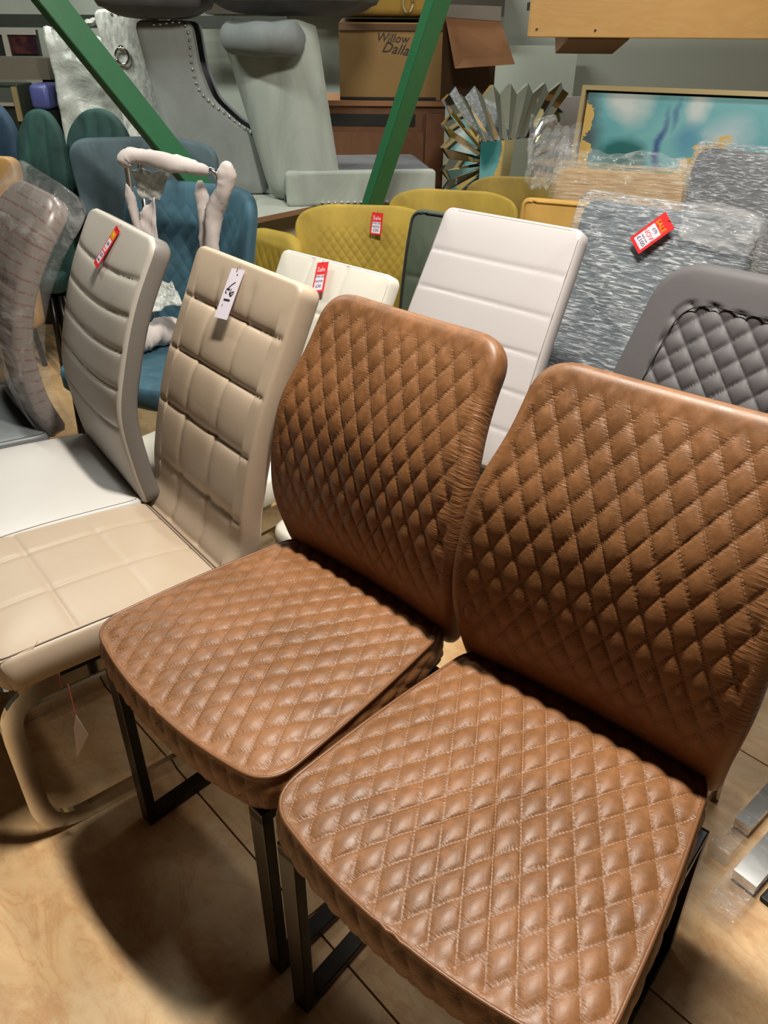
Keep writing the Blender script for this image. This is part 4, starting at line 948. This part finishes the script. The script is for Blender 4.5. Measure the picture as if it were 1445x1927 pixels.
def price_tag(label, chair, top, bot, width, kind, lift=.02):
    a = hit_pt(*top, chair); b = hit_pt(*bot, chair)
    d_ = Vector((0, 0, CH))
    A = a[0]+(d_-a[0]).normalized()*lift*.6; B_ = b[0]+(d_-b[0]).normalized()*lift*1.6
    up = A-B_; n = ((a[1]+b[1])*.5); H = up.length; t = thing('price_tag', label, 'tag', (0, 0, 0)); t.matrix_world = tagplace((A+B_)*.5, up, n)
    W = width; z = .0008
    MB().box(-W/2, W/2, -H/2, H/2, -z, z).go('card', M['tagwhite'] if kind == 'plain' else M['red'], t)
    pl_ = lambda x0, x1, y0, y1, m, nm: MB().box(x0*W, x1*W, y0*H, y1*H, z, z+.0003).go(nm, M[m], t)
    tx = lambda s, m, x, y, sz: text(s, M[m], t, Matrix.Translation((x*W, y*H, z+.0006)), sz*W, ext_=.0002)
    if kind == 'plain':
        st = [[(-.22, .30, 0), (-.2, .31, 0)]]
        strokes = [([(.12, .40), (.13, .375)], .07), ([(.20, .24), (.02, .19), (-.20, .11)], .045), ([(-.30, .085), (-.04, .085)], .085), ([(-.30, .05), (-.30, .02), (-.20, -.0)], .06), ([(.10, .10), (.02, .04), (.10, .02), (.34, .055)], .05), ([(.02, .02), (.16, -.03), (.26, -.025)], .09), ([(.3, .055), (.34, .01), (.2, -.02)], .035), ([(-.24, -.125), (.24, -.125)], .085), ([(-.2, -.22), (-.2, -.26)], .03)]
        for pts_, wd in strokes:
            MB().tube([(x*W, y*H, z+.0003) for x, y in pts_], wd*W, .0006, ref=(.3, 1, 0)).go('pen_stroke', M['inkdark'], t)
    elif kind == 'was':
        pl_(-.36, .36, -.42, .17, 'tagwhite', 'label_panel')
        tx('SALE', 'yellow', 0, .26, .36); tx('£70', 'ink', 0, .09, .22); tx('NOW', 'redink', 0, -.08, .34); tx('each one', 'ink', 0, -.20, .14); tx('£100', 'ink', 0, -.31, .30)
    elif kind == 'strip':
        pl_(-.40, .40, .22, .38, 'orange', 'orange_panel'); tx('SALE', 'yellow', 0, .30, .34)
        pl_(-.36, .36, -.03, .19, 'tagwhite', 'label_panel'); pl_(-.36, .36, -.40, -.14, 'tagwhite', 'label_panel'); pl_(-.42, .42, -.14, -.03, 'redink', 'pink_panel')
        tx('£45', 'ink', 0, .08, .3); tx('NOW', 'whiteprint', 0, -.085, .26); tx('£25', 'ink', 0, -.21, .34); tx('each', 'ink', 0, -.33, .26)
    else:
        pl_(-.38, .38, -.43, .08, 'tagwhite', 'label_panel'); tx('Sale', 'whiteprint', 0, .25, .46); tx('WAS £60', 'ink', 0, .02, .22); tx('NOW', 'ink', 0, -.14, .26); tx('£30', 'ink', 0, -.30, .32)
    # hanging loop
    MB().tube([(0, H*.44, z), (.002, H*.52, .004), (0, H*.60, -.002)], .0007).go('string', M['thread'], t, smooth=True)
    return t
Gc = [o for o in C.objects if o.get('label', '').startswith('pale greige')][0]; Wc = [o for o in C.objects if o.get('label', '').startswith('ivory white square')][0]; Mc = [o for o in C.objects if o.get('label', '').startswith('mustard velvet tub')][0]
price_tag('white card tag with black handwritten price on the taupe chair', CHAIR_T, (447, 506), (416, 600), .044, 'plain')
price_tag('long red SALE tag with orange panel on the pale greige chair', Gc, (222, 429), (180, 500), .030, 'strip')
price_tag('red Sale tag on the ivory white chair', Wc, (611, 496), (594, 548), .038, 'sale')
price_tag('red Sale tag on the mustard tub chair', Mc, (713, 402), (704, 440), .040, 'sale')
price_tag('red SALE NOW tag with yellow lettering on the bubble wrapped chair', B[0], (1262, 415), (1192, 462), .050, 'was')
# care label hanging under the taupe chair
cl = thing('swing_label', 'small translucent label on a red thread hanging under the taupe chair', 'label')
q0_ = atz(128, 1288, .385); q1_ = at(142, 1345, q0_.y); q2_ = at(145, 1425, q0_.y)
MB().tube([tuple(q0_), tuple(q1_)], .0009).go('thread', M['redink'], cl)
W_ = .011
V_ = [(q1_.x, q1_.y, q1_.z), (q1_.x-W_, q1_.y, (q1_.z*2+q2_.z)/3), (q2_.x, q2_.y, q2_.z), (q1_.x+W_, q1_.y+.004, (q1_.z+q2_.z)/2)]
mesh('label_card', V_+[(a, b+.001, c) for a, b, c in V_], [(0, 1, 2, 3), (7, 6, 5, 4), (0, 4, 5, 1), (1, 5, 6, 2), (2, 6, 7, 3), (3, 7, 4, 0)], M['tagwhite'], cl, smooth=False)
